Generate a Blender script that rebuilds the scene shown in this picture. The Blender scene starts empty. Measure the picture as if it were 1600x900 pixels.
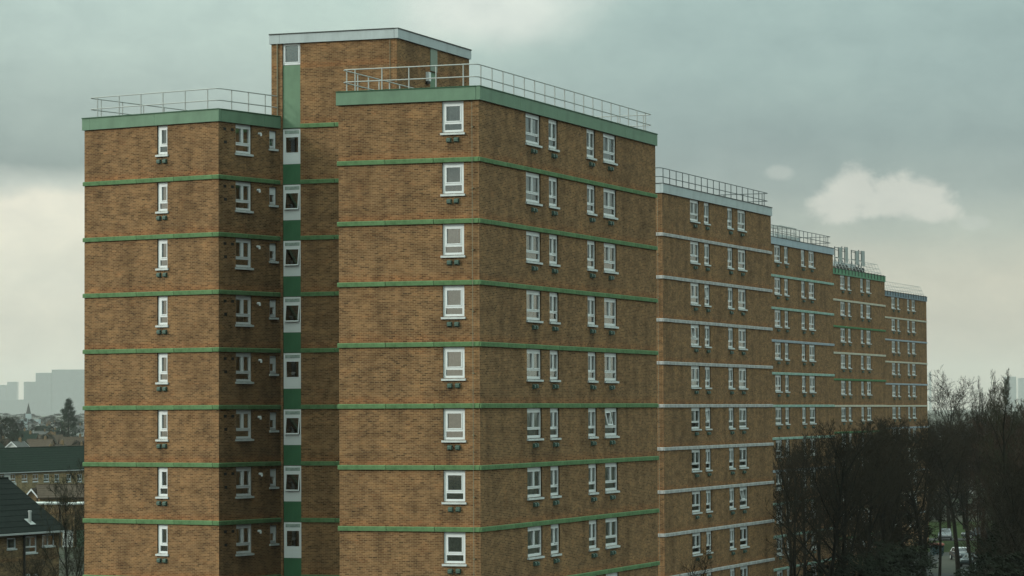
import bpy, bmesh, math, random
from mathutils import Vector, Matrix
import numpy as np

sc = bpy.context.scene
COL = sc.collection
R = math.radians
random.seed(7)

# ------------------------------------------------------------------ camera
F_PX = 4799.4                      # focal length in photo pixels (1600 wide)
PITCH, ROLL, EYE = R(2.26), R(0.286), 17.5
cam_d = bpy.data.cameras.new('camera')
cam_d.sensor_width = 36.0
cam_d.lens = F_PX / 1600 * 36.0
cam_d.clip_start, cam_d.clip_end = 1.0, 30000.0
cam = bpy.data.objects.new('camera', cam_d)
COL.objects.link(cam)
sc.camera = cam
FWD = Vector((0, math.cos(PITCH), math.sin(PITCH)))
UP0 = Vector((0, -math.sin(PITCH), math.cos(PITCH)))
RT0 = Vector((1, 0, 0))
cR, sR = math.cos(ROLL), math.sin(ROLL)
RT = RT0 * cR - UP0 * sR
UP = RT0 * sR + UP0 * cR
m = Matrix((RT, UP, -FWD)).transposed().to_4x4()
m.translation = Vector((0, 0, EYE))
cam.matrix_world = m


def at(u, v, depth):
    """point of the place seen at photo pixel (u, v) at ground distance depth"""
    d = FWD + RT * ((u - 800) / F_PX) + UP * ((450 - v) / F_PX)
    return Vector((0, 0, EYE)) + d * (depth / d.y)


# ------------------------------------------------------------------ sky and light
SUN_AZ_VEC = Vector((-0.95, -0.31))        # horizontal direction towards the sun (behind camera, left)
SUN_EL = R(27)
w = bpy.data.worlds.new("World")
sc.world = w
w.use_nodes = True
nt = w.node_tree
nt.nodes.clear()


class NT:
    def __init__(s, tree):
        s.t = tree

    def n(s, typ, **kw):
        nd = s.t.nodes.new(typ)
        for k, v in kw.items():
            if k == 'inp':
                for kk, vv in v.items():
                    if hasattr(vv, 'is_output') or isinstance(vv, bpy.types.NodeSocket):
                        s.t.links.new(vv, nd.inputs[kk])
                    else:
                        nd.inputs[kk].default_value = vv
            else:
                setattr(nd, k, v)
        return nd

    def math(s, op, a, b=0.0, c=None, clamp=False):
        i = {0: a, 1: b}
        if c is not None:
            i[2] = c
        nd = s.n('ShaderNodeMath', operation=op, inp=i)
        nd.use_clamp = clamp
        return nd.outputs[0]

    def ramp(s, fac, stops, interp='LINEAR'):
        nd = s.n('ShaderNodeValToRGB', inp={0: fac})
        cr = nd.color_ramp
        cr.interpolation = interp
        while len(cr.elements) > 1:
            cr.elements.remove(cr.elements[-1])
        cr.elements[0].position = stops[0][0]
        cr.elements[0].color = (*stops[0][1], 1) if len(stops[0][1]) == 3 else stops[0][1]
        for p, c in stops[1:]:
            e = cr.elements.new(p)
            e.color = (*c, 1) if len(c) == 3 else c
        return nd.outputs[0]

    def mix(s, f, a, b, mode='MIX'):
        nd = s.n('ShaderNodeMix', data_type='RGBA', blend_type=mode)
        for k, v in ((0, f), (6, a), (7, b)):
            if isinstance(v, bpy.types.NodeSocket):
                s.t.links.new(v, nd.inputs[k])
            else:
                nd.inputs[k].default_value = (*v, 1) if isinstance(v, tuple) and len(v) == 3 else v
        return nd.outputs[2]


g = NT(nt)
sky = g.n('ShaderNodeTexSky', sky_type='NISHITA')
sky.sun_disc = False
sky.sun_elevation = SUN_EL
sky.sun_rotation = math.atan2(SUN_AZ_VEC.x, SUN_AZ_VEC.y)
tc = g.n('ShaderNodeTexCoord')
nrm = g.n('ShaderNodeVectorMath', operation='NORMALIZE', inp={0: tc.outputs['Generated']})
sep = g.n('ShaderNodeSeparateXYZ', inp={0: nrm.outputs[0]})
sx, sy, sz = sep.outputs
el = g.math('MULTIPLY', g.math('ARCSINE', sz), 57.2958)           # elevation, degrees
az = g.math('MULTIPLY', g.math('ARCTAN2', sx, sy), 57.2958)       # azimuth from the view axis, degrees
# large cloud sheets: noise stretched along the horizon
vec = g.n('ShaderNodeCombineXYZ', inp={0: g.math('MULTIPLY', az, 0.085), 1: g.math('MULTIPLY', el, 0.23), 2: 3.1})
n1 = g.n('ShaderNodeTexNoise', inp={'Vector': vec.outputs[0], 'Scale': 1.0, 'Detail': 7.0, 'Roughness': 0.52, 'Distortion': 0.25})
vec2 = g.n('ShaderNodeCombineXYZ', inp={0: g.math('MULTIPLY', az, 0.35), 1: g.math('MULTIPLY', el, 0.6), 2: 8.7})
n2 = g.n('ShaderNodeTexNoise', inp={'Vector': vec2.outputs[0], 'Scale': 1.0, 'Detail': 8.0, 'Roughness': 0.58, 'Distortion': 0.4})


def blob(a0, e0, ra, re_, rough=0.35, lo=1.15, hi=0.25):
    """soft cloud body around a compass direction; 1 in the middle, 0 outside"""
    da = g.math('DIVIDE', g.math('SUBTRACT', az, a0), ra)
    de = g.math('DIVIDE', g.math('SUBTRACT', el, e0), re_)
    rr = g.math('SQRT', g.math('ADD', g.math('MULTIPLY', da, da), g.math('MULTIPLY', de, de)))
    rr = g.math('ADD', rr, g.math('MULTIPLY', g.math('SUBTRACT', n2.outputs[0], 0.5), rough * 4))
    nd = g.n('ShaderNodeMapRange', interpolation_type='SMOOTHSTEP', inp={0: rr, 1: lo, 2: hi, 3: 0.0, 4: 1.0})
    return nd.outputs[0]


def px2dir(u, v):
    d = (FWD + RT * ((u - 800) / F_PX) + UP * ((450 - v) / F_PX)).normalized()
    return math.degrees(math.atan2(d.x, d.y)), math.degrees(math.asin(d.z))


# cloud layers by elevation: heavy stratus over a warm pale gap on the left, teal-grey stratus on the right
eln = g.math('DIVIDE', g.math('ADD', el, g.math('MULTIPLY', g.math('SUBTRACT', n2.outputs[0], 0.5), 0.9)), 12.0, clamp=True)
toneL = g.ramp(eln, [(0.0, (0.68, 0.645, 0.53)), (0.06, (0.69, 0.66, 0.54)), (0.20, (0.63, 0.625, 0.53)), (0.325, (0.68, 0.66, 0.555)), (0.352, (0.45, 0.49, 0.44)),
                     (0.385, (0.235, 0.29, 0.275)), (0.47, (0.29, 0.36, 0.335)), (0.56, (0.36, 0.45, 0.41)), (0.68, (0.39, 0.495, 0.45)), (1.0, (0.43, 0.54, 0.49))])
toneR = g.ramp(eln, [(0.0, (0.56, 0.53, 0.435)), (0.06, (0.575, 0.54, 0.44)), (0.20, (0.51, 0.495, 0.41)), (0.27, (0.36, 0.40, 0.355)), (0.33, (0.265, 0.32, 0.305)),
                     (0.42, (0.230, 0.30, 0.292)), (0.52, (0.265, 0.355, 0.338)), (0.64, (0.285, 0.385, 0.362)), (1.0, (0.34, 0.44, 0.412))])
side = g.n('ShaderNodeMapRange', interpolation_type='SMOOTHSTEP', inp={0: sx, 1: -0.085, 2: 0.075, 3: 0.0, 4: 1.0})
tone = g.mix(side.outputs[0], toneL, toneR)
shade = g.ramp(n1.outputs[0], [(0.30, (0.80, 0.81, 0.83)), (0.47, (0.95, 0.95, 0.96)), (0.60, (1.03, 1.03, 1.02)), (0.75, (1.16, 1.14, 1.11))])
col = g.mix(1.0, tone, shade, 'MULTIPLY')
a0, e0 = px2dir(760, 10)
col = g.mix(g.math('MULTIPLY', blob(a0, e0, 2.4, 1.0, 0.25), 0.55), col, (0.66, 0.665, 0.61))
vec3 = g.n('ShaderNodeCombineXYZ', inp={0: g.math('MULTIPLY', az, 1.15), 1: g.math('MULTIPLY', el, 1.7), 2: 2.3})
n3 = g.n('ShaderNodeTexNoise', inp={'Vector': vec3.outputs[0], 'Scale': 1.0, 'Detail': 9.0, 'Roughness': 0.6, 'Distortion': 0.3})


def cumulus(col, puffs, c, k):
    """ragged-topped cloud: overlapping puffs eaten away by fine noise, fading out below"""
    mx = None
    for (u, v, ra, re_) in puffs:
        a0, e0 = px2dir(u, v)
        da = g.math('DIVIDE', g.math('SUBTRACT', az, a0), ra)
        de = g.math('DIVIDE', g.math('SUBTRACT', el, e0), re_)
        r = g.math('SUBTRACT', 1.0, g.math('SQRT', g.math('ADD', g.math('MULTIPLY', da, da), g.math('MULTIPLY', de, de))))
        mx = r if mx is None else g.math('MAXIMUM', mx, r)
    mx = g.math('ADD', mx, g.math('MULTIPLY', g.math('SUBTRACT', n3.outputs[0], 0.5), 1.7))
    m = g.n('ShaderNodeMapRange', interpolation_type='SMOOTHSTEP', inp={0: mx, 1: -0.08, 2: 0.55, 3: 0.0, 4: 1.0}).outputs[0]
    return g.mix(g.math('MULTIPLY', m, k), col, c)


col = cumulus(col, [(1340, 298, 0.66, 0.55), (1310, 322, 0.62, 0.36), (1390, 318, 0.95, 0.36), (1395, 300, 0.6, 0.42), (1440, 306, 0.62, 0.38), (1455, 330, 0.5, 0.24)], (0.53, 0.54, 0.485), 0.85)
col = cumulus(col, [(1215, 270, 0.30, 0.17), (1525, 348, 0.30, 0.14)], (0.46, 0.49, 0.45), 0.4)
# faint ragged streaks through the whole layer
col = g.mix(1.0, col, g.ramp(n3.outputs[0], [(0.3, (0.94, 0.945, 0.95)), (0.5, (1, 1, 1)), (0.72, (1.07, 1.06, 1.05))]), 'MULTIPLY')
# overcast sky: brighter towards the zenith (CIE overcast distribution, gently)
zen = g.math('MULTIPLY_ADD', g.math('MAXIMUM', sz, 0.0), 2.9, 1.0)
cl = g.n('ShaderNodeVectorMath', operation='SCALE', inp={0: col, 3: zen})
cl2 = g.n('ShaderNodeVectorMath', operation='SCALE', inp={0: cl.outputs[0], 3: 10.0})    # radiance for background strength 0.1
mixed = g.mix(0.96, sky.outputs[0], cl2.outputs[0])
bg = g.n('ShaderNodeBackground', inp={0: mixed, 1: 0.1})
out = g.n('ShaderNodeOutputWorld', inp={0: bg.outputs[0]})

sun_d = bpy.data.lights.new('sun', 'SUN')
sun_d.energy = 1.7
sun_d.angle = R(12)
sun_d.color = (1.0, 0.965, 0.90)
sun = bpy.data.objects.new('sun', sun_d)
COL.objects.link(sun)
sv = Vector((SUN_AZ_VEC.x, SUN_AZ_VEC.y, 0)).normalized() * math.cos(SUN_EL) + Vector((0, 0, math.sin(SUN_EL)))
sun.rotation_euler = sv.to_track_quat('Z', 'Y').to_euler()
sun.location = (-60, -40, 80)

vs = sc.view_settings
vs.view_transform = 'Standard'
vs.look = 'None'
vs.exposure = 0.0
vs.gamma = 1.0
vs.use_curve_mapping = False
sc.render.engine = 'CYCLES'
cy = sc.cycles
cy.max_bounces = 8
cy.diffuse_bounces = 0
cy.glossy_bounces = 3
cy.transmission_bounces = 3
cy.transparent_max_bounces = 12
cy.volume_bounces = 2
cy.use_denoising = True
cy.caustics_reflective = False
cy.caustics_refractive = False

# ------------------------------------------------------------------ materials
MATS = {}


def mat(name, color, rough=0.7, spec=0.3, metal=0.0, noise=0.0, nscale=3.0, bump=0.0, bscale=30.0, tint=None, streak=0.0):
    if name in MATS:
        return MATS[name]
    mt = bpy.data.materials.new(name)
    mt.use_nodes = True
    t = mt.node_tree
    t.nodes.clear()
    q = NT(t)
    b = q.n('ShaderNodeBsdfPrincipled', inp={'Roughness': rough, 'Metallic': metal, 'Specular IOR Level': spec})
    o = q.n('ShaderNodeOutputMaterial', inp={0: b.outputs[0]})
    tcd = q.n('ShaderNodeTexCoord')
    if noise > 0:
        nz = q.n('ShaderNodeTexNoise', inp={'Vector': tcd.outputs['Object'], 'Scale': nscale, 'Detail': 6.0, 'Roughness': 0.6})
        c2 = tint or tuple(c * (1 - noise) for c in color)
        f = q.ramp(nz.outputs[0], [(0.35, (0, 0, 0)), (0.68, (1, 1, 1))])
        cc = q.mix(f, tuple(color), tuple(c2))
        if streak > 0:
            sv_ = q.n('ShaderNodeVectorMath', operation='MULTIPLY', inp={0: tcd.outputs['Object'], 1: (1.7, 1.7, 0.35)})
            ns = q.n('ShaderNodeTexNoise', inp={'Vector': sv_.outputs[0], 'Scale': 1.0, 'Detail': 6.0, 'Roughness': 0.7})
            lo_ = 1.0 - streak
            cc = q.mix(1.0, cc, q.ramp(ns.outputs[0], [(0.36, (lo_, lo_, lo_)), (0.56, (1, 1, 1)), (0.75, (1.06, 1.06, 1.06))]), 'MULTIPLY')
        t.links.new(cc, b.inputs['Base Color'])
    else:
        b.inputs['Base Color'].default_value = (*color, 1)
    if bump > 0:
        nb = q.n('ShaderNodeTexNoise', inp={'Vector': tcd.outputs['Object'], 'Scale': bscale, 'Detail': 4.0})
        bp = q.n('ShaderNodeBump', inp={'Height': nb.outputs[0], 'Strength': bump, 'Distance': 0.02})
        t.links.new(bp.outputs[0], b.inputs['Normal'])
    MATS[name] = mt
    return mt


def brick_mat(name, light, mid, dark, mortar, dark_share=0.20, row=0.075, wid=0.225):
    mt = bpy.data.materials.new(name)
    mt.use_nodes = True
    t = mt.node_tree
    t.nodes.clear()
    q = NT(t)
    b = q.n('ShaderNodeBsdfPrincipled', inp={'Roughness': 0.9, 'Specular IOR Level': 0.15})
    q.n('ShaderNodeOutputMaterial', inp={0: b.outputs[0]})
    uv = q.n('ShaderNodeUVMap', uv_map='UVMap')
    su = q.n('ShaderNodeUVMap', uv_map='Stain')
    br = q.n('ShaderNodeTexBrick', inp={'Vector': uv.outputs[0], 'Color1': (0, 0, 0, 1), 'Color2': (1, 1, 1, 1), 'Mortar': (0.5, 0.5, 0.5, 1),
                                        'Scale': 1.0, 'Mortar Size': 0.010, 'Mortar Smooth': 0.2, 'Bias': 0.0, 'Brick Width': wid, 'Row Height': row})
    sepx = q.n('ShaderNodeSeparateColor', inp={0: br.outputs['Color']})
    rnd = sepx.outputs[0]
    st = q.n('ShaderNodeVectorMath', operation='MULTIPLY', inp={0: uv.outputs[0], 1: (2.4, 4.4, 1.0)})
    nz = q.n('ShaderNodeTexNoise', inp={'Vector': st.outputs[0], 'Scale': 1.0, 'Detail': 5.0, 'Roughness': 0.65})
    nz2 = q.n('ShaderNodeTexNoise', inp={'Vector': uv.outputs[0], 'Scale': 0.33, 'Detail': 4.0, 'Roughness': 0.55})
    v = q.math('ADD', q.math('MULTIPLY', rnd, 0.54), q.math('MULTIPLY', nz.outputs[0], 0.82))     # 0..1.3, clusters
    v = q.math('ADD', v, q.math('MULTIPLY', nz2.outputs[0], 0.25))
    c = q.ramp(q.math('MULTIPLY', v, 0.72, clamp=True),
               [(0.32, dark), (0.41, tuple(0.4 * a + 0.6 * b_ for a, b_ in zip(dark, mid))), (0.50, mid), (0.68, light), (0.84, tuple(1.35 * x for x in light))])
    # reddish bricks here and there
    red = q.n('ShaderNodeTexNoise', inp={'Vector': st.outputs[0], 'Scale': 0.55, 'Detail': 3.0})
    rf = q.ramp(red.outputs[0], [(0.55, (0, 0, 0)), (0.72, (0.6, 0.6, 0.6))])
    c = q.mix(rf, c, q.mix(1.0, c, (1.12, 0.90, 0.80), 'MULTIPLY'))
    mort = q.mix(nz2.outputs[0], mortar, tuple(0.75 * x for x in mortar))
    c = q.mix(br.outputs['Fac'], c, mort)
    # broad weathering
    wz = q.n('ShaderNodeVectorMath', operation='MULTIPLY', inp={0: uv.outputs[0], 1: (0.9, 0.16, 1.0)})
    nw = q.n('ShaderNodeTexNoise', inp={'Vector': wz.outputs[0], 'Scale': 1.0, 'Detail': 5.0, 'Roughness': 0.6})
    wf = q.ramp(nw.outputs[0], [(0.28, (0.66, 0.66, 0.66)), (0.52, (0.98, 0.98, 0.98)), (0.78, (1.16, 1.13, 1.06))])
    c = q.mix(1.0, c, wf, 'MULTIPLY')
    # mottling: patches of a few bricks, and redder courses laid just above each band
    np_ = q.n('ShaderNodeTexNoise', inp={'Vector': st.outputs[0], 'Scale': 0.42, 'Detail': 4.0, 'Roughness': 0.7})
    c = q.mix(1.0, c, q.ramp(np_.outputs[0], [(0.32, (0.70, 0.68, 0.66)), (0.5, (1, 1, 1)), (0.68, (1.2, 1.16, 1.1))]), 'MULTIPLY')
    suv = q.n('ShaderNodeSeparateXYZ', inp={0: uv.outputs[0]})
    # dirt washed down from sills and vent cowls
    sst = q.n('ShaderNodeSeparateXYZ', inp={0: su.outputs[0]})
    sk = q.n('ShaderNodeVectorMath', operation='MULTIPLY', inp={0: uv.outputs[0], 1: (5.5, 0.55, 1.0)})
    sn = q.n('ShaderNodeTexNoise', inp={'Vector': sk.outputs[0], 'Scale': 1.0, 'Detail': 5.0, 'Roughness': 0.7})
    edge = q.math('MULTIPLY', q.math('MULTIPLY', sst.outputs[0], q.math('SUBTRACT', 1.0, sst.outputs[0])), 4.0)
    sm = q.math('MULTIPLY', q.math('MULTIPLY', q.math('POWER', sst.outputs[1], 0.8), edge, clamp=True), q.ramp(sn.outputs[0], [(0.36, (0, 0, 0)), (0.6, (1, 1, 1))]))
    c = q.mix(q.math('MULTIPLY', sm, 0.55), c, (0.035, 0.030, 0.020))
    zf = q.math('FRACT', q.math('DIVIDE', q.math('SUBTRACT', suv.outputs[1], 31.061 - 27.0 + 0.20), 2.7))
    zf = q.math('ADD', zf, q.math('MULTIPLY', q.math('SUBTRACT', nz.outputs[0], 0.5), 0.2))
    rl = q.ramp(zf, [(0.04, (1, 1, 1)), (0.13, (0, 0, 0))])
    c = q.mix(q.math('MULTIPLY', rl, 0.45), c, q.mix(1.0, c, (1.25, 0.92, 0.75), 'MULTIPLY'))
    t.links.new(c, b.inputs['Base Color'])
    hh = q.math('ADD', q.math('MULTIPLY', br.outputs['Fac'], -1.0), q.math('MULTIPLY', nz.outputs[0], 0.5))
    bp = q.n('ShaderNodeBump', inp={'Height': hh, 'Strength': 0.6, 'Distance': 0.01})
    t.links.new(bp.outputs[0], b.inputs['Normal'])
    MATS[name] = mt
    return mt


def glass_mat(name, dark=(0.02, 0.03, 0.03), ior=3.4):
    mt = bpy.data.materials.new(name)
    mt.use_nodes = True
    t = mt.node_tree
    t.nodes.clear()
    q = NT(t)
    tr = q.n('ShaderNodeBsdfTransparent', inp={0: (0.90, 0.95, 0.92, 1)})
    gl = q.n('ShaderNodeBsdfGlossy', inp={0: (0.93, 0.97, 0.95, 1), 'Roughness': 0.03})
    fr = q.n('ShaderNodeFresnel', inp={0: ior})
    mx = q.n('ShaderNodeMixShader', inp={0: fr.outputs[0], 1: tr.outputs[0], 2: gl.outputs[0]})
    q.n('ShaderNodeOutputMaterial', inp={0: mx.outputs[0]})
    MATS[name] = mt
    return mt


BRICK = brick_mat('brown_brick', (0.252, 0.137, 0.065), (0.182, 0.094, 0.046), (0.070, 0.037, 0.020), (0.39, 0.265, 0.135))
BRICK_T = brick_mat('pale_buff_brick', (0.37, 0.275, 0.14), (0.29, 0.21, 0.10), (0.15, 0.09, 0.05), (0.34, 0.28, 0.18))
BRICK_FAR = brick_mat('buff_brick', (0.24, 0.155, 0.075), (0.17, 0.105, 0.05), (0.08, 0.045, 0.025), (0.24, 0.19, 0.12))
GLASS = glass_mat('window_glass')
WHITE = mat('white_window_plastic', (0.90, 0.92, 0.90), 0.35, 0.4, noise=0.06, nscale=2.0)
SILL = mat('white_sill_paint', (0.74, 0.77, 0.74), 0.5, 0.3, noise=0.25, nscale=4.0)
GREEN_F = mat('pale_green_fascia', (0.165, 0.275, 0.180), 0.55, 0.3, noise=0.16, nscale=1.2, streak=0.10)
GREEN_B = mat('green_band_paint', (0.150, 0.268, 0.122), 0.75, 0.15, noise=0.35, nscale=3.5, tint=(0.085, 0.160, 0.070), bump=0.2, streak=0.2)
GREEN_P = mat('green_spandrel_paint', (0.055, 0.17, 0.08), 0.5, 0.3, noise=0.14, nscale=1.5, streak=0.10)
GREEN_P2 = mat('pale_green_spandrel_paint', (0.17, 0.28, 0.175), 0.55, 0.3, noise=0.14, nscale=1.5, streak=0.10)
GREEN_C = mat('dark_green_capping', (0.035, 0.10, 0.05), 0.6, 0.3)
GREY_F = mat('pale_grey_fascia', (0.50, 0.56, 0.56), 0.5, 0.3, noise=0.12, nscale=1.0, streak=0.10)
BLUE_F = mat('blue_grey_fascia', (0.40, 0.49, 0.54), 0.5, 0.3, noise=0.12, nscale=1.0, streak=0.10)
SLATE_F = mat('slate_blue_fascia', (0.19, 0.26, 0.31), 0.5, 0.3, noise=0.12, nscale=1.0, streak=0.10)
MIDGREEN_F = mat('mid_green_fascia', (0.12, 0.31, 0.17), 0.55, 0.3, noise=0.14, nscale=1.0, streak=0.10)
DARK_C = mat('dark_capping', (0.05, 0.055, 0.05), 0.6, 0.3)
PALE_B = mat('pale_grey_band_paint', (0.52, 0.52, 0.50), 0.7, 0.25, noise=0.3, nscale=2.5, bump=0.2, streak=0.18)
TEAL_B = mat('pale_teal_band_paint', (0.38, 0.50, 0.45), 0.7, 0.25, noise=0.3, nscale=2.5, tint=(0.2, 0.36, 0.27))
CREAM_B = mat('cream_band_paint', (0.60, 0.56, 0.44), 0.7, 0.25, noise=0.2, nscale=2.5)
BLUE_B = mat('blue_grey_band_paint', (0.36, 0.42, 0.46), 0.7, 0.25, noise=0.2, nscale=2.5)
DGREEN_B = mat('dark_green_band_paint', (0.07, 0.21, 0.08), 0.7, 0.25, noise=0.3, nscale=2.5)
ROOFING = mat('roofing_felt', (0.10, 0.10, 0.095), 0.9, 0.2, noise=0.3)
RAIL = mat('galvanised_steel', (0.46, 0.48, 0.45), 0.5, 0.4, metal=0.1)
RAIL_D = mat('dark_painted_steel', (0.10, 0.12, 0.12), 0.5, 0.4, metal=0.2)
CONDUIT = mat('pale_conduit', (0.27, 0.25, 0.17), 0.6, 0.3)
VENT = mat('green_vent_cowl', (0.075, 0.13, 0.10), 0.5, 0.4, noise=0.3, nscale=8)
PLASTIC_W = mat('white_plastic', (0.84, 0.86, 0.84), 0.4, 0.4)
CURT = mat('net_curtain', (0.86, 0.89, 0.84), 0.9, 0.1, noise=0.22, nscale=5.0)
CURT2 = mat('cream_curtain', (0.66, 0.62, 0.48), 0.9, 0.1, noise=0.35, nscale=6.0)
CURT3 = mat('grey_green_curtain', (0.24, 0.32, 0.26), 0.9, 0.1, noise=0.45, nscale=6.0)
BARK = mat('dark_bark', (0.017, 0.016, 0.012), 0.95, 0.1, noise=0.4, nscale=2.0)
TWIG = mat('dark_twigs', (0.027, 0.023, 0.015), 0.95, 0.1)
TWIG_R = mat('reddish_twigs', (0.046, 0.031, 0.021), 0.95, 0.1)
TWIG_G = mat('olive_twigs', (0.034, 0.034, 0.020), 0.95, 0.1)
LEAF = mat('conifer_needles', (0.030, 0.060, 0.032), 0.9, 0.1, noise=0.5, nscale=0.8)
LEAF2 = mat('dark_evergreen_leaves', (0.016, 0.021, 0.012), 0.9, 0.1, noise=0.5, nscale=0.8)
ROOF_T = mat('dark_roof_tiles', (0.014, 0.020, 0.017), 0.9, 0.08, noise=0.4, nscale=3.0, bump=0.4, bscale=6.0)
ROOF_G = mat('green_grey_roof_tiles', (0.014, 0.028, 0.019), 0.9, 0.08, noise=0.4, nscale=3.0)
ROOF_B = mat('brown_roof_tiles', (0.085, 0.062, 0.042), 0.85, 0.2, noise=0.4, nscale=2.0)
ROOF_GR = mat('grey_roof_tiles', (0.12, 0.12, 0.11), 0.85, 0.2, noise=0.4, nscale=2.0)
RENDER = mat('pale_render', (0.60, 0.62, 0.58), 0.8, 0.2, noise=0.15)
CONC = mat('haze_paled_concrete', (0.44, 0.51, 0.51), 0.85, 0.2, noise=0.2, nscale=0.05)  # haze put into the colour: concrete paled so the far towers read hazy
GUTTER = mat('grey_gutter', (0.42, 0.44, 0.42), 0.5, 0.3)
PIPE_D = mat('black_downpipe', (0.012, 0.013, 0.012), 0.5, 0.3)
TARMAC = mat('tarmac', (0.05, 0.052, 0.05), 0.9, 0.2, noise=0.3, nscale=0.6, bump=0.3)
PAVE = mat('pale_paving', (0.060, 0.062, 0.048), 0.9, 0.2, noise=0.3, nscale=0.8)
GRASS = mat('grass_ground', (0.030, 0.050, 0.010), 0.95, 0.1, noise=0.5, nscale=0.6)
SOIL = mat('mixed_ground', (0.040, 0.047, 0.030), 0.95, 0.1, noise=0.5, nscale=0.05, tint=(0.060, 0.056, 0.044))
TYRE = mat('tyre_rubber', (0.015, 0.015, 0.015), 0.8, 0.2)
GLASS_D = mat('dark_car_glass', (0.02, 0.025, 0.027), 0.08, 0.8)
LAMPG = mat('headlamp_glass', (0.5, 0.52, 0.52), 0.1, 0.8)
ANT = mat('antenna_grey', (0.42, 0.46, 0.44), 0.5, 0.3, noise=0.1)


# ------------------------------------------------------------------ helpers
def mesh_from(name, V, Fc, mats, uvs=None, midx=None, smooth=False):
    me = bpy.data.meshes.new(name)
    me.from_pydata([tuple(v) for v in V], [], Fc)
    for mm in (mats if isinstance(mats, (list, tuple)) else [mats]):
        me.materials.append(mm)
    if uvs is not None:
        l = me.uv_layers.new(name='UVMap')
        for i, uvv in enumerate(uvs):
            l.data[i].uv = uvv
    if midx:
        me.polygons.foreach_set('material_index', midx)
    if smooth:
        me.polygons.foreach_set('use_smooth', [True] * len(me.polygons))
    me.update()
    return me


def obj(name, me, parent=None, loc=(0, 0, 0), rz=0.0):
    o = bpy.data.objects.new(name, me)
    COL.objects.link(o)
    o.parent = parent
    o.location = loc
    o.rotation_euler = (0, 0, rz)
    return o


def tag(o, label=None, cat=None, group=None, kind=None):
    if label: o['label'] = label
    if cat: o['category'] = cat
    if group: o['group'] = group
    if kind: o['kind'] = kind
    return o


class MB:
    """collects boxes, quads and tubes for one mesh"""
    def __init__(s):
        s.V, s.F, s.U, s.M = [], [], [], []

    def quad(s, a, b, c, d, m=0, uv=None):
        i = len(s.V)
        s.V += [Vector(a), Vector(b), Vector(c), Vector(d)]
        s.F.append((i, i + 1, i + 2, i + 3))
        s.M.append(m)
        s.U += uv or [(0, 0)] * 4

    def poly(s, pts, m=0, uv=None):
        i = len(s.V)
        s.V += [Vector(p) for p in pts]
        s.F.append(tuple(range(i, i + len(pts))))
        s.M.append(m)
        s.U += uv or [(p[0] + p[1], p[2]) for p in pts]

    def box(s, x0, x1, y0, y1, z0, z1, m=0, faces='xXyYzZ'):
        P = [(x0, y0, z0), (x1, y0, z0), (x1, y1, z0), (x0, y1, z0), (x0, y0, z1), (x1, y0, z1), (x1, y1, z1), (x0, y1, z1)]
        i = len(s.V)
        s.V += [Vector(p) for p in P]
        fs = {'z': (0, 3, 2, 1), 'Z': (4, 5, 6, 7), 'y': (0, 1, 5, 4), 'X': (1, 2, 6, 5), 'Y': (2, 3, 7, 6), 'x': (3, 0, 4, 7)}
        for k in faces:
            s.F.append(tuple(i + j for j in fs[k]))
            s.M.append(m)
            for j in fs[k]:
                p = P[j]
                s.U.append((p[0], p[2]) if k in 'yY' else (p[1], p[2]) if k in 'xX' else (p[0], p[1]))

    def tube(s, p0, p1, r0, r1=None, n=6, m=0, caps=True):
        r1 = r0 if r1 is None else r1
        p0, p1 = Vector(p0), Vector(p1)
        d = (p1 - p0)
        if d.length < 1e-6:
            return
        d.normalize()
        a = d.orthogonal().normalized()
        b = d.cross(a)
        i = len(s.V)
        for p, r in ((p0, r0), (p1, r1)):
            for k in range(n):
                t = 2 * math.pi * k / n
                s.V.append(p + a * (r * math.cos(t)) + b * (r * math.sin(t)))
        for k in range(n):
            k2 = (k + 1) % n
            s.F.append((i + k, i + k2, i + n + k2, i + n + k))
            s.M.append(m)
            s.U += [(0, 0)] * 4
        if caps and n >= 3:
            s.F.append(tuple(i + k for k in reversed(range(n))))
            s.F.append(tuple(i + n + k for k in range(n)))
            s.M += [m, m]
            s.U += [(0, 0)] * (2 * n)

    def path(s, pts, r, n=6, m=0):
        for a, b in zip(pts[:-1], pts[1:]):
            s.tube(a, b, r, r, n, m)

    def mesh(s, name, mats, smooth=False):
        return mesh_from(name, s.V, s.F, mats, s.U, s.M, smooth)

    def build(s, name, mats, parent=None, loc=(0, 0, 0), rz=0.0, smooth=False):
        return obj(name, s.mesh(name, mats, smooth), parent, loc, rz)


MESHES = {}


def shared(key, fn):
    if key not in MESHES:
        MESHES[key] = fn()
    return MESHES[key]


# wall frame: local X along the wall (left to right seen from outside), local Y inwards, Z up
class Face:
    def __init__(s, root, origin, rz):
        s.root, s.o, s.rz = root, Vector((origin[0], origin[1], 0)), rz
        s.d = Vector((math.cos(rz), math.sin(rz), 0))
        s.n = Vector((-math.sin(rz), math.cos(rz), 0))

    def loc(s, a, y=0.0, z=0.0):
        return s.o + s.d * a + s.n * y + Vector((0, 0, z))

    def put(s, name, me, a=0.0, y=0.0, z=0.0, parent=None):
        return obj(name, me, parent or s.root, s.loc(a, y, z), s.rz)


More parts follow.
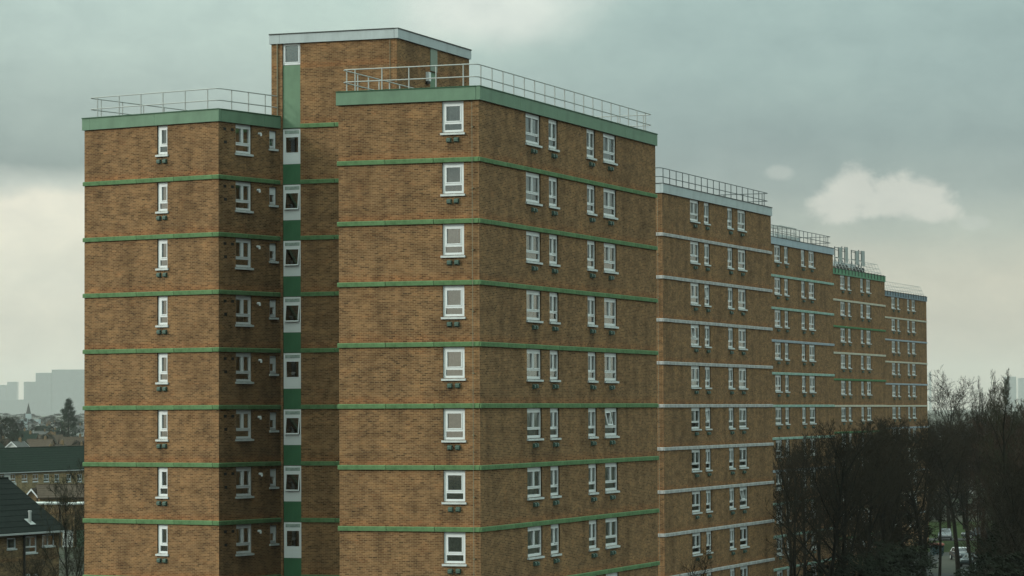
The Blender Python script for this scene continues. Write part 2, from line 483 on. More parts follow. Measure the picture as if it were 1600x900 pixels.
def wall_mesh(name, s0, s1, z0, z1, holes, material, uoff=0.0, reveal=0.2):
    """brick wall sheet with window openings cut through it and brick reveals"""
    xs = sorted({s0, s1, *[h[0] for h in holes], *[h[1] for h in holes]})
    b = MB()
    st = []
    for i in range(len(xs) - 1):
        xa, xb = xs[i], xs[i + 1]
        xm = (xa + xb) / 2
        colh = [h for h in holes if h[0] < xm < h[1]]
        cz = sorted({z0, z1, *[h[2] for h in colh], *[h[3] for h in colh]})
        for j in range(len(cz) - 1):
            za, zb = cz[j], cz[j + 1]
            zm = (za + zb) / 2
            if any(h[2] < zm < h[3] for h in colh):
                continue
            under = any(abs(h[2] - zb) < 1e-4 and h[0] < xm < h[1] for h in colh)
            st.append((len(b.U), under))
            b.quad((xa, 0, za), (xb, 0, za), (xb, 0, zb), (xa, 0, zb),
                   uv=[(xa + uoff, za), (xb + uoff, za), (xb + uoff, zb), (xa + uoff, zb)])
    for (a, c, e, f) in holes:
        r = reveal
        b.quad((a, 0, e), (a, 0, f), (a, r, f), (a, r, e), uv=[(0, e), (0, f), (r, f), (r, e)])
        b.quad((c, r, e), (c, r, f), (c, 0, f), (c, 0, e), uv=[(r, e), (r, f), (0, f), (0, e)])
        b.quad((a, r, f), (a, 0, f), (c, 0, f), (c, r, f), uv=[(a, r), (a, 0), (c, 0), (c, r)])
        b.quad((a, 0, e), (a, r, e), (c, r, e), (c, 0, e), uv=[(a, 0), (a, r), (c, r), (c, 0)])
    me = b.mesh(name, material)
    l = me.uv_layers.new(name='Stain')
    for i, under in st:
        if under:
            for k, q_ in enumerate(((0, 0.0), (1, 0.0), (1, 1.0), (0, 1.0))):
                l.data[i + k].uv = q_
    return me


def frame_mesh(name, wd, ht, panes, sashes, y0=0.075, dep=0.07):
    """white frame filling 0..wd x 0..ht with openings for the panes, sash rings proud of it"""
    xs = sorted({0, wd, *[p[0] for p in panes], *[p[1] for p in panes]})
    b = MB()
    for i in range(len(xs) - 1):
        xa, xb = xs[i], xs[i + 1]
        xm = (xa + xb) / 2
        cp = [p for p in panes if p[0] < xm < p[1]]
        cz = sorted({0, ht, *[p[2] for p in cp], *[p[3] for p in cp]})
        for j in range(len(cz) - 1):
            zm = (cz[j] + cz[j + 1]) / 2
            if any(p[2] < zm < p[3] for p in cp):
                continue
            b.quad((xa, y0, cz[j]), (xb, y0, cz[j]), (xb, y0, cz[j + 1]), (xa, y0, cz[j + 1]))
    y1 = y0 + dep
    for (a, c, e, f) in panes:
        b.quad((a, y0, e), (a, y0, f), (a, y1, f), (a, y1, e))
        b.quad((c, y1, e), (c, y1, f), (c, y0, f), (c, y0, e))
        b.quad((a, y1, f), (a, y0, f), (c, y0, f), (c, y1, f))
        b.quad((a, y0, e), (a, y1, e), (c, y1, e), (c, y0, e))
    t, pr = 0.045, 0.018
    for (a, c, e, f) in sashes:
        yy = y0 - pr
        b.box(a - t, a - 0.004, yy, y0 - 0.001, e - t, f + t)
        b.box(c + 0.004, c + t, yy, y0 - 0.001, e - t, f + t)
        b.box(a - 0.004, c + 0.004, yy, y0 - 0.001, e - t, e - 0.004)
        b.box(a - 0.004, c + 0.004, yy, y0 - 0.001, f + 0.004, f + t)
    # head with trickle vent line
    b.box(wd * 0.25, wd * 0.75, y0 - 0.014, y0 - 0.001, ht - 0.085, ht - 0.06)
    return b.mesh(name, WHITE)


def pane_mesh(name, p, y=0.12):
    b = MB()
    b.quad((p[0], y, p[2]), (p[1], y, p[2]), (p[1], y, p[3]), (p[0], y, p[3]))
    return b.mesh(name, GLASS)


def curtain_mesh(name, x0, x1, z0, z1, material, y=0.165, amp=0.018):
    b = MB()
    n = max(6, int((x1 - x0) / 0.06))
    ph = random.random() * 6
    pts = [(x0 + (x1 - x0) * i / n, y + amp * math.sin(i * 2.1 + ph) + amp * 0.5 * math.sin(i * 3.7 + ph)) for i in range(n + 1)]
    for (xa, ya), (xb, yb) in zip(pts[:-1], pts[1:]):
        b.quad((xa, ya, z0), (xb, yb, z0), (xb, yb, z1), (xa, ya, z1))
    return b.mesh(name, material)


HT = 1.36
KINDS = {
    # name: width, height, panes (x0,x1,z0,z1), sash rings
    'wide': (2.0, HT, [(0.13, 0.90, 0.50, 1.16), (1.10, 1.87, 0.50, 1.16), (0.10, 1.90, 0.12, 0.38)], [0, 1]),
    'narrow': (1.28, HT, [(0.11, 0.56, 0.50, 1.16), (0.72, 1.17, 0.50, 1.16), (0.10, 1.18, 0.12, 0.38)], [1]),
    'end': (1.02, HT, [(0.19, 0.83, 0.50, 1.14), (0.12, 0.90, 0.10, 0.36)], [0]),
    'slim': (0.63, HT, [(0.24, 0.52, 0.50, 1.14), (0.13, 0.56, 0.10, 0.36)], [0]),
    'wing': (1.23, HT, [(0.08, 0.50, 0.50, 1.16), (0.66, 1.10, 0.50, 1.16), (0.08, 1.12, 0.10, 0.36)], [0, 1]),
    'small': (0.56, 0.84, [(0.09, 0.42, 0.12, 0.46)], [0]),
}


def put_window(face, kind, a, z, rng, vents=True, sill=True, curt=None):
    wd, ht, panes, sash = KINDS[kind]
    me = shared(('frame', kind), lambda: frame_mesh('window', wd, ht, panes, [panes[i] for i in sash]))
    wo = face.put('window', me, a, 0.0, z)
    for i, p in enumerate(panes):
        pm = shared(('pane', kind, i), lambda: pane_mesh('pane', p))
        obj('pane', pm, wo)
    if sill:
        def mk():
            b = MB()
            b.box(-0.06, wd + 0.07, -0.075, 0.075, -0.12, -0.03)
            b.box(0.0, wd, 0.0, 0.08, -0.03, -0.001)
            return b.mesh('sill', SILL)
        obj('sill', shared(('sill', kind), mk), wo)
    if kind in ('wide', 'end', 'narrow') and rng.random() < 0.07:
        p0 = panes[0]
        w0, h0 = p0[1] - p0[0], p0[3] - p0[2]

        def mk3():
            b = MB()
            b.box(0, 0.05, -0.02, 0.02, -h0, 0); b.box(w0 - 0.05, w0, -0.02, 0.02, -h0, 0)
            b.box(0.052, w0 - 0.052, -0.02, 0.02, -h0, -h0 + 0.05); b.box(0.052, w0 - 0.052, -0.02, 0.02, -0.05, 0)
            return b.mesh('open_sash', WHITE)
        so = obj('open_sash', shared(('osash', kind), mk3), wo, (p0[0], 0.05, p0[3]))
        so.rotation_euler = (-R(rng.uniform(8, 18)), 0, 0)
    # curtains
    k = rng.random()
    if curt is not None: k = curt
    cm = CURT if k < 0.50 else CURT2 if k < 0.66 else CURT3
    zl = 0.06
    if k < 0.82:
        var = rng.choice(['full', 'full', 'full', 'sides', 'short', 'part'])
        key = ('curtain', kind, var, cm.name, rng.randrange(3))

        def mk2():
            if var == 'full': spans = [(0.06, wd - 0.06, zl)]
            elif var == 'sides': spans = [(wd * 0.3, wd - 0.06, zl)]
            elif var == 'short': spans = [(0.06, wd - 0.06, ht * 0.36)]
            else: spans = [(0.06, wd * 0.66, zl)]
            ms = [curtain_mesh('curtain', s0, s1, zz, ht - 0.12, cm) for s0, s1, zz in spans]
            if len(ms) == 1:
                return ms[0]
            bm = bmesh.new()
            for x in ms: bm.from_mesh(x)
            mm = bpy.data.meshes.new('curtain')
            bm.to_mesh(mm)
            bm.free()
            mm.materials.append(cm)
            return mm
        obj('curtain', shared(key, mk2), wo)
    if vents:
        for dx in (-0.18, 0.18):
            face.put('vent_cowl', shared('vent', vent_mesh), a + wd * 0.5 + dx + rng.uniform(-0.015, 0.015), 0.0, z - 0.345 + rng.uniform(-0.01, 0.01))
    return wo


def vent_mesh():
    """hooded cowl: quarter-round hood with side cheeks over an open bottom"""
    b = MB()
    wd, r = 0.095, 0.12
    n = 5
    pts = [(-r * math.sin(t), 0.04 + r * 0.5 * math.cos(t)) for t in [math.pi / 2 * i / n for i in range(n + 1)]]
    for (ya, za), (yb, zb) in zip(pts[:-1], pts[1:]):
        b.quad((-wd, ya, za), (-wd, yb, zb), (wd, yb, zb), (wd, ya, za))
    lo = pts[-1][0]
    b.quad((-wd, lo, 0.04), (-wd, lo, -0.07), (wd, lo, -0.07), (wd, lo, 0.04))
    for sx_ in (-wd, wd):
        b.poly([(sx_, 0, -0.10), (sx_, lo, -0.07)] + [(sx_, y, z) for y, z in reversed(pts)])
    b.box(-wd - 0.02, wd + 0.02, -0.015, -0.001, -0.11, 0.11)
    return b.mesh('vent_cowl', VENT)


def put_band(face, s0, s1, z, material, rng, name='band_slab', h=0.205, out=0.07, seg=2.3, start=None):
    """string course of separate slabs with open joints"""
    cuts = [s0]
    x = s0 + (start if start is not None else seg * rng.uniform(0.4, 1.0))
    while x < s1 - 0.4:
        cuts.append(x)
        x += seg
    cuts.append(s1)
    for a, b_ in zip(cuts[:-1], cuts[1:]):
        L = b_ - a - 0.026
        key = (name, round(L, 2), round(h, 3), round(out, 3), material.name)

        def mk():
            b = MB()
            b.box(0, L, -out, -0.001, 0, h - 0.03)
            # weathered sloping top
            b.poly([(0, -out, h - 0.03), (L, -out, h - 0.03), (L, -0.001, h), (0, -0.001, h)])
            b.poly([(0, -out, h - 0.03), (0, -0.001, h), (0, -0.001, h - 0.03)])
            b.poly([(L, -out, h - 0.03), (L, -0.001, h - 0.03), (L, -0.001, h)])
            return b.mesh(name, material)
        face.put(name, shared(key, mk), a + 0.013, rng.uniform(-0.004, 0.003), z + rng.uniform(-0.004, 0.004))


def put_fascia(face, s0, s1, z0, h, material, cap, out=0.09, seg=4.4, start=2.2, lip=None):
    cuts = [s0]
    x = s0 + start
    while x < s1 - 0.5:
        cuts.append(x)
        x += seg
    cuts.append(s1)
    for a, b_ in zip(cuts[:-1], cuts[1:]):
        b = MB()
        L = b_ - a - 0.012
        b.box(0, L, -out, 0.10, 0.0, h - 0.045)
        face.put('fascia_panel', b.mesh('fascia_panel', material), a + 0.006, random.uniform(-0.004, 0.002), z0)
    b = MB()
    b.box(s0, s1, -out - 0.03, 0.28, h - 0.044, h)
    face.put('coping', b.mesh('coping', cap), 0, 0, z0)


def put_railing(root, pts, z, r, post_at, material, h=1.0, mids=(0.45,), foot_in=0.0, name='roof_railing', closed=False):
    """tube railing following pts (block coordinates); posts as parts of it"""
    b = MB()
    P = [Vector((x, y, 0)) for x, y in pts]

    def rounded(zz):
        out_ = []
        n = len(P)
        for i, p in enumerate(P):
            if 0 < i < n - 1:
                a = (P[i - 1] - p).normalized()
                c = (P[i + 1] - p).normalized()
                q = 0.28
                for t in (0, 0.33, 0.67, 1):
                    out_.append((p + a * q) * (1 - t) ** 2 + p * 2 * t * (1 - t) + (p + c * q) * t * t + Vector((0, 0, zz)))
            else:
                out_.append(p + Vector((0, 0, zz)))
        return out_
    for hh in (h, *mids):
        b.path(rounded(z + hh), r, 6)
    ro = b.build(name, material, root)
    pm = MB()
    pm.tube((0, 0, 0), (0, 0, h), r * 1.15, r * 1.05, 6)
    pm.box(-0.07, 0.07, -0.07, 0.07, 0, 0.02)
    me = pm.mesh('post', material)
    for i, (sa, sb) in enumerate(zip(P[:-1], P[1:])):
        d = sb - sa
        L = d.length
        for t in post_at(i, L):
            p = sa + d * (t / L)
            obj('post', me, ro, (p.x, p.y, z), 0)
    return ro


# ------------------------------------------------------------------ the slab blocks
FH = 2.7                     # storey height
ZT = EYE + 13.561            # underside of the roof fascia
HF = 0.621                   # fascia height
BL, BW = 25.686, 6.685       # long front, end wall
XC = 9.247                   # set-back of the stair core from the end wall
NF = 11
PHI = R(69.826)
FRONT_WINS = [('wide', 6.03), ('narrow', 9.18), ('narrow', 14.68), ('wide', 17.20)]


def Z(n):
    return ZT - n * FH


def stair_parts():
    """stairwell window: head panel, opening light, white lower panel"""
    wd, ht = 0.94, 1.70
    panes = [(0.10, 0.84, 0.50, 1.34)]
    me = frame_mesh('window', wd, ht, panes, [])
    return me


def make_block(idx, pos, label, fascia, cap, bands, rail_m, full):
    rng = random.Random(100 + idx)
    root = bpy.data.objects.new('apartment_block', None)
    COL.objects.link(root)
    root.location = (pos[0], pos[1], 0)
    root.rotation_euler = (0, 0, PHI)
    tag(root, label, 'apartment block', 'row of brick apartment blocks')
    front = Face(root, (0, 0), 0.0)
    end = Face(root, (0, BW), -math.pi / 2)        # along it: 0 = far left corner, BW = corner with the front
    left = Face(root, (BL, BW), math.pi)           # hidden long side
    back = Face(root, (BL, 0), math.pi / 2)
    holes_f, holes_e = [], []
    for n in range(NF):
        zt = Z(n) - 0.02
        for k, a in FRONT_WINS:
            holes_f.append((a, a + KINDS[k][0], zt - HT, zt))
        ea = BW - 0.715 - 1.02
        holes_e.append((ea, ea + 1.02, zt - HT, zt))
    face_top = ZT + 0.02
    front.put('front_wall', wall_mesh('front_wall', 0, BL, 0, face_top, holes_f, BRICK, uoff=3.3 * idx))
    end.put('end_wall', wall_mesh('end_wall', 0, BW, 0, face_top, holes_e, BRICK, uoff=40 + 3.3 * idx))
    left.put('side_wall', wall_mesh('side_wall', 0, BL, 0, face_top, [], BRICK, uoff=60))
    back.put('side_wall', wall_mesh('side_wall', 0, BW, 0, face_top, [], BRICK, uoff=90))
    for n in range(NF):
        zt = Z(n) - 0.02 - HT
        vis = Z(n) > 4
        for k, a in FRONT_WINS:
            put_window(front, k, a, zt, rng)
        put_window(end, 'end', ea, zt, rng, curt=(0.1, 0.2, 0.1, 0.55, 0.2, 0.6, 0.95, 0.7)[n] if full and n < 8 else None)
    for n in range(1, NF):
        bm_ = bands[(n - 1) % len(bands)]
        put_band(front, -0.07, BL + 0.07, Z(n), bm_, rng)
        put_band(end, -0.07, BW - 0.004, Z(n), bm_, rng, start=2.33)
    put_fascia(front, -0.09, BL + 0.09, ZT, HF, fascia, cap, seg=5.1, start=5.2)
    put_fascia(end, -0.09, BW - 0.104, ZT, HF, fascia, cap, seg=4.6, start=6.3)
    put_fascia(left, 0.0, BL - 0.104, ZT, HF, fascia, cap, seg=5.1)
    put_fascia(back, 0.30, BW - 0.30, ZT, HF, fascia, cap)
    b = MB()
    b.box(0.28, BL - 0.28, 0.28, BW - 0.28, HF - 0.25, HF - 0.10)
    obj('roof', b.mesh('roof', ROOFING), root, (0, 0, ZT))
    # lightning conductor down the end wall
    b = MB()
    b.tube((BW - 0.28, -0.11, 0.5), (BW - 0.28, -0.11, ZT - 0.1), 0.013, n=5)
    for n in range(NF):
        b.box(BW - 0.31, BW - 0.25, -0.11, -0.001, Z(n) - 1.2, Z(n) - 1.16)
    end.put('lightning_conductor', b.mesh('lightning_conductor', CONDUIT))
    # stair core and penthouse
    core_y1 = 14.2
    core = Face(root, (XC, core_y1), -math.pi / 2)          # 0 at y=14.2, increasing towards the main block
    CW = core_y1 - BW
    sx0 = core_y1 - 13.62                                    # stair strip left edge
    sx1 = sx0 + 0.94
    zpb, zpt = ZT + 4.10, ZT + 4.59
    if full:
        holes = [(sx0, sx1, 0.0, ZT + 4.09)]
        core.put('core_wall', wall_mesh('core_wall', 0, CW, 0, ZT + 0.02, [(sx0, sx1, 0.0, ZT + 0.02)], BRICK, uoff=120))
        core.put('penthouse_wall', wall_mesh('penthouse_wall', 0, core_y1 - 7.657, ZT + 0.02, zpb + 0.02, [(sx0, sx1, ZT + 0.02, zpb + 0.02)], BRICK, uoff=131))
        fr_me = stair_parts()
        sb = MB()
        for q_ in ((0.0, 0.05, -0.84, 0.0), (0.69, 0.74, -0.84, 0.0), (0.05, 0.69, -0.84, -0.785), (0.05, 0.69, -0.05, 0.0)):
            sb.box(q_[0] + 0.003, q_[1] - 0.003, -0.02, 0.025, q_[2], q_[3])
        sash_me = sb.mesh('sash', WHITE)
        pane_b = pane_mesh('pane', (0.05, 0.69, -0.785, -0.05), y=0.0)
        pb = MB(); pb.box(0.09, 0.85, 0.066, 0.072, 0.06, 0.40); pan_me = pb.mesh('lower_panel', PLASTIC_W)
        pb = MB(); pb.box(0.09, 0.85, 0.066, 0.072, 1.46, 1.62); head_me = pb.mesh('head_panel', mat('grey_green_panel', (0.42, 0.50, 0.44), 0.5, 0.3, noise=0.35, nscale=6))
        rng2 = random.Random(5)
        for n in range(-1, NF):
            if n == -1:
                continue
            zt = Z(n) - 0.02
            wo = core.put('window', fr_me, sx0, 0.0, zt - 1.70)
            so = obj('sash', sash_me, wo, (0.10, 0.085, 1.34))
            tilt = -R(0 if n == 0 or rng2.random() < 0.4 else rng2.uniform(4, 9))
            so.rotation_euler = (tilt, 0, 0)
            po = obj('pane', pane_b, wo, (0.10, 0.085, 1.34))
            po.rotation_euler = (tilt, 0, 0)
            obj('lower_panel', pan_me, wo)
            obj('head_panel', head_me, wo)
            s = MB(); s.box(0, 0.94, 0.06, 0.14, 0, 0.975)
            core.put('spandrel_panel', shared('spandrel', lambda: s.mesh('spandrel_panel', GREEN_P)), sx0, 0, zt - 1.70 - 0.98)
        # penthouse stair window and its pale green panel
        wd, ht = 0.94, 1.03
        pn = [(0.13, 0.81, 0.14, 0.92)]
        wo = core.put('window', frame_mesh('window', wd, ht, pn, pn), sx0, 0, zpb - ht)
        obj('pane', pane_mesh('pane', pn[0]), wo)
        s = MB(); s.box(0, 0.94, 0.055, 0.14, ZT - 0.02, zpb - ht - 0.02)
        core.put('spandrel_panel', s.mesh('spandrel_panel', GREEN_P2), sx0)
        for n in range(0, NF):
            put_band(core, sx1 + 0.003, CW - 0.003, Z(n), GREEN_B, rng, start=1.8)
        # penthouse
        px1 = XC + 9.6
        pf = Face(root, (XC, 7.657), 0.0)
        # front with the door opening
        dh = [(4.27, 5.17, ZT + HF - 0.05, ZT + 2.95)]
        pf.put('penthouse_wall', wall_mesh('penthouse_wall', 0, 9.6, ZT, zpb + 0.02, dh, BRICK, uoff=150))
        s = MB(); s.box(4.27, 5.17, 0.05, 0.10, ZT + HF - 0.05, ZT + 2.95)
        do = pf.put('door', s.mesh('door', GREEN_P2))
        s = MB(); s.box(4.36, 4.42, 0.01, 0.048, ZT + 1.6, ZT + 1.75); obj('handle', s.mesh('handle', RAIL), do)
        s = MB(); s.box(4.27, 5.17, -0.03, -0.001, ZT + 2.98, zpb - 0.01)
        pf.put('door_panel', s.mesh('door_panel', mat('grey_green_door_panel', (0.25, 0.30, 0.24), 0.6, 0.3)))
        s = MB(); s.box(3.70, 3.98, -0.16, -0.001, ZT + 2.42, ZT + 2.86)
        lamp = pf.put('wall_lamp', s.mesh('wall_lamp', PLASTIC_W))
        s = MB(); s.box(3.66, 4.02, -0.10, -0.002, ZT + 2.30, ZT + 2.415)
        obj('bracket', s.mesh('bracket', PIPE_D), lamp)
        pl = Face(root, (px1, core_y1), math.pi)
        pl.put('penthouse_wall', wall_mesh('penthouse_wall', 0, 9.6, 0, zpb + 0.02, [], BRICK, uoff=170))
        pb_ = Face(root, (px1, 7.657), math.pi / 2)
        pb_.put('penthouse_wall', wall_mesh('penthouse_wall', 0, core_y1 - 7.657, ZT, zpb + 0.02, [], BRICK, uoff=190))
        H2 = zpt - zpb
        put_fascia(core, -0.09, core_y1 - 7.657 - 0.104, zpb, H2, GREY_F, DARK_C, seg=5.7, start=0.55)
        put_fascia(pf, -0.09, 9.69, zpb, H2, GREY_F, DARK_C, seg=6.0, start=5.0)
        put_fascia(pl, 0.3, 9.3, zpb, H2, GREY_F, DARK_C)
        s = MB(); s.box(XC + 0.2, px1, 7.857, core_y1 - 0.2, zpb + H2 - 0.2, zpb + H2 - 0.1)
        obj('penthouse_roof', s.mesh('penthouse_roof', ROOFING), root)
        # core roof between the main block and penthouse
        s = MB(); s.box(XC + 0.02, px1, BW + 0.02, 7.655, ZT + 0.2, ZT + 0.35); obj('roof', s.mesh('roof', ROOFING), root)
        for (vx, vy, a_, h_) in ((XC + 0.35, 7.2, 0.22, 0.62), (XC + 2.1, 7.25, 0.34, 0.40)):
            s = MB(); s.box(-a_, a_, -a_, a_, 0, h_ - 0.10); s.box(-a_ - 0.07, a_ + 0.07, -a_ - 0.07, a_ + 0.07, h_ - 0.098, h_)
            obj('roof_vent', s.mesh('roof_vent', SILL), root, (vx, vy, ZT + 0.34))
        # pipe and conductor on the penthouse
        s = MB(); s.tube((core_y1 - 13.868, -0.05, ZT + 0.5), (core_y1 - 13.868, -0.05, zpb - 0.0), 0.03, n=6)
        core.put('downpipe', s.mesh('downpipe', CONDUIT))
        s = MB(); s.tube((core_y1 - 8.0, -0.03, ZT - 2.0), (core_y1 - 8.0, -0.03, zpb), 0.013, n=5)
        core.put('lightning_conductor', s.mesh('lightning_conductor', CONDUIT))
        # wing (turned a little away from the main block)
        e = Vector((math.cos(PHI), math.sin(PHI)))
        nn = Vector((-e.y, e.x))
        LB = Vector((-13.72197306, 143.57416385)) - Vector(pos)
        lb = (LB.dot(e), LB.dot(nn))
        wz = R(57.166) - PHI
        wr = Face(root, lb, wz)                               # right-hand face
        WL_, WD = 8.21, 24.0
        dv = Vector((math.cos(wz), math.sin(wz)))
        nv = Vector((-dv.y, dv.x))
        la = Vector(lb) + nv * WL_
        wl = Face(root, la, wz - math.pi / 2)                 # end face: 0 = left corner, WL_ = right corner
        wk = Face(root, Vector(la) + dv * WD, wz + math.pi)
        SJ = 4.72
        hr, hl = [], []
        for n in range(NF):
            zt = Z(n) - 0.02
            hr += [(1.30, 2.53, zt - HT, zt), (3.92, 4.48, zt - 0.97, zt - 0.13)]
            hl.append((WL_ - 3.70, WL_ - 3.07, zt - HT, zt))
        wr.put('wing_wall', wall_mesh('wing_wall', 0, SJ + 0.06, 0, face_top, hr, BRICK, uoff=210))
        wl.put('wing_wall', wall_mesh('wing_wall', 0, WL_, 0, face_top, hl, BRICK, uoff=230))
        wk.put('wing_wall', wall_mesh('wing_wall', 0, WD, 0, face_top, [], BRICK, uoff=250))
        fl = MB()
        fl.tube((0, -0.16, 0), (0, -0.001, 0), 0.055, n=8); fl.tube((0, -0.15, 0.0), (0, -0.15, -0.12), 0.05, n=8)
        fl_me = fl.mesh('flue', PLASTIC_W)
        ab = MB(); ab.box(-0.11, 0.11, -0.006, -0.001, -0.07, 0.07); ab_me = ab.mesh('air_brick', PIPE_D)
        for n in range(NF):
            zt = Z(n) - 0.02
            put_window(wr, 'wing', 1.30, zt - HT, rng, vents=False)
            put_window(wr, 'small', 3.92, zt - 0.97, rng, vents=False)
            put_window(wl, 'slim', WL_ - 3.70, zt - HT, rng, vents=True)
            wr.put('flue', fl_me, 2.95 + rng.uniform(-0.05, 0.15), 0, zt - 0.35)
            wr.put('air_brick', ab_me, 0.48, 0, zt - 0.30)
            wr.put('air_brick', ab_me, 0.52, 0, zt - 0.92)
            wr.put('air_brick', ab_me, 1.05, 0, zt - 0.30)
        for n in range(1, NF):
            put_band(wr, 0.004, SJ - 0.01, Z(n), GREEN_B, rng)
            put_band(wl, -0.07, WL_ + 0.07, Z(n), GREEN_B, rng, start=1.05)
        put_fascia(wl, -0.09, WL_ + 0.09, ZT, HF - 0.02, GREEN_F, GREEN_C, seg=4.0, start=0.5)
        put_fascia(wr, 0.104, SJ - 0.02, ZT, HF - 0.02, GREEN_F, GREEN_C, seg=4.0, start=3.3)
        put_fascia(wk, 0.0, WD - 0.11, ZT, HF - 0.02, GREEN_F, GREEN_C)
        # wing roof: polygon
        s = MB()
        c = [Vector(lb) + dv * 0.25 + nv * 0.25, Vector(lb) + dv * WD + nv * 0.25, la + dv * WD - nv * 0.25, la + dv * 0.25 - nv * 0.25]
        s.poly([(p.x, p.y, ZT + 0.45) for p in c])
        obj('roof', s.mesh('roof', ROOFING), root)
        # railings
        q0 = Vector(lb) + dv * 0.12 + nv * 0.12
        q1 = la + dv * 0.12 - nv * 0.18
        q2 = la + dv * 8.5 - nv * 0.18
        q3 = Vector(lb) + dv * 5.6 + nv * 0.12
        put_railing(root, [tuple(q3), tuple(q0), tuple(q1), tuple(q2)], ZT + HF - 0.05, 0.026,
                    lambda i, L: ([x for x in np.arange(0.55, L, 1.3)] if i == 0 else [x for x in np.arange(0.62, L, 1.35)] if i == 1 else [x for x in np.arange(0.9, L, 1.6)]), RAIL)
    else:
        core.put('core_wall', wall_mesh('core_wall', 0, CW, 0, zpb, [], BRICK, uoff=120))
        b = MB(); b.box(XC + 0.01, XC + 9.6, 7.657, core_y1 - 0.01, ZT - 2, zpb)
        obj('penthouse_wall', b.mesh('penthouse_wall', BRICK), root)
        b = MB(); b.box(XC - 0.08, XC + 9.69, 7.567, core_y1 + 0.08, zpb, zpt)
        obj('penthouse_fascia', b.mesh('penthouse_fascia', GREY_F), root)
    # main roof railing
    if idx <= 3:
        put_railing(root, [(9.0, BW - 0.15), (0.10, BW - 0.15), (0.10, 0.10), (BL - 0.25, 0.10), (BL - 0.25, BW - 0.2)],
                    ZT + HF - 0.03, 0.026,
                    lambda i, L: (list(np.arange(0.9, L, 1.25)) if i == 0 else list(np.arange(0.62, L, 1.29)) if i == 1 else list(np.arange(0.45, L, 1.4))), rail_m)
    else:
        # edge protection clamped to the fascia, leaning in over the roof
        b = MB()
        lean = lambda hh: 0.10 + 0.42 * hh
        for hh in (1.25, 0.75, 0.30):
            b.path([(9, BW - lean(hh), hh), (lean(hh) + 0.1, BW - lean(hh), hh), (lean(hh) + 0.1, lean(hh), hh), (BL - 0.3 - lean(hh), lean(hh), hh), (BL - 0.3 - lean(hh), BW - 1, hh)], 0.020, 6)
        ro = obj('roof_railing', b.mesh('roof_railing', rail_m), root, (0, 0, ZT + HF))
        pm = MB()
        pm.tube((0, lean(0), 0.02), (0, lean(1.3), 1.28), 0.022, n=6)
        pm.box(-0.055, 0.055, -0.16, -0.125, -0.50, 0.06, 1)
        pm.box(-0.045, 0.045, -0.16, 0.2, 0.0, 0.055, 1)
        me = pm.mesh('post', [rail_m, DARK_C])
        for k in range(18):
            obj('post', me, ro, (0.7 + k * 1.42, 0, 0))
    return root


B0 = (-1.41999434, 134.15774263)
POS = [B0, (9.47034326, 192.83780526), (19.67114414, 248.61077493), (31.474219, 308.07735933), (44.44143847, 370.83268735)]
make_block(1, POS[0], 'nearest brown brick block with green bands and a tall rooftop penthouse', GREEN_F, GREEN_C, [GREEN_B], RAIL, True)
make_block(2, POS[1], 'brown brick block with pale grey bands and roof edge, just behind the nearest block', GREY_F, DARK_C, [PALE_B], RAIL_D, False)
make_block(3, POS[2], 'brown brick block with pale teal bands, left of the green-edged antenna block', BLUE_F, DARK_C, [TEAL_B, TEAL_B, BLUE_B, TEAL_B], RAIL_D, False)
make_block(4, POS[3], 'brown brick block with a green roof edge under phone mast antennas', MIDGREEN_F, GREEN_C, [CREAM_B, DGREEN_B], RAIL, False)
make_block(5, POS[4], 'farthest brown brick block of the row, with a slate blue roof edge', SLATE_F, DARK_C, [CREAM_B, BLUE_B], RAIL, False)

# ------------------------------------------------------------------ ground, paths and haze
def sheet(name, pts, z, material, kind='structure'):
    b = MB()
    b.poly([(x, y, 0) for x, y in pts])
    o = b.build(name, material, None, (0, 0, z))
    tag(o, kind=kind)
    return o


def gpt(u, v):
    """where the line of sight through a photo pixel meets the ground"""
    d = at(u, v, 100.0) - Vector((0, 0, EYE))
    t = -EYE / d.z
    return (d.x * t, d.y * t)


sheet('ground', [(-12000, -400), (12000, -400), (12000, 19000), (-12000, 19000)], 0.0, SOIL)
sheet('lawn', [(42, 372), (78, 372), (84, 470), (60, 470)], 0.02, GRASS)
sheet('car_park', [(36, 300), (62, 300), (63, 371), (44, 371)], 0.02, TARMAC)
sheet('road', [(53, 402), (100, 402), (100, 411), (53, 411)], 0.026, TARMAC)
sheet('path', [gpt(1449, 896), gpt(1496, 896), gpt(1494, 868), gpt(1474, 868)], 0.026, PAVE)
sheet('forecourt', [(10, 150), (36, 150), (44, 300), (20, 300)], 0.02, TARMAC)
kb = MB(); kb.box(0, 47, 0, 0.15, 0, 0.12)
tag(kb.build('kerb', PAVE, None, (53, 401.8, 0.0)), kind='structure')

# ------------------------------------------------------------------ trees
def tube_np(V, Fc, p0, p1, r0, r1, n):
    d = p1 - p0
    L = math.sqrt(d[0] * d[0] + d[1] * d[1] + d[2] * d[2])
    if L < 1e-5: return
    d = d / L
    a = np.array((-d[1], d[0], 0.0)) if abs(d[2]) < 0.9 else np.array((0.0, -d[2], d[1]))
    a /= math.sqrt(a @ a)
    b = np.array((d[1] * a[2] - d[2] * a[1], d[2] * a[0] - d[0] * a[2], d[0] * a[1] - d[1] * a[0]))
    i = len(V)
    for p, r in ((p0, r0), (p1, r1)):
        for k in range(n):
            t = 6.2831853 * k / n
            V.append(p + a * (r * math.cos(t)) + b * (r * math.sin(t)))
    for k in range(n):
        k2 = (k + 1) % n
        Fc.append((i + k, i + k2, i + n + k2, i + n + k))


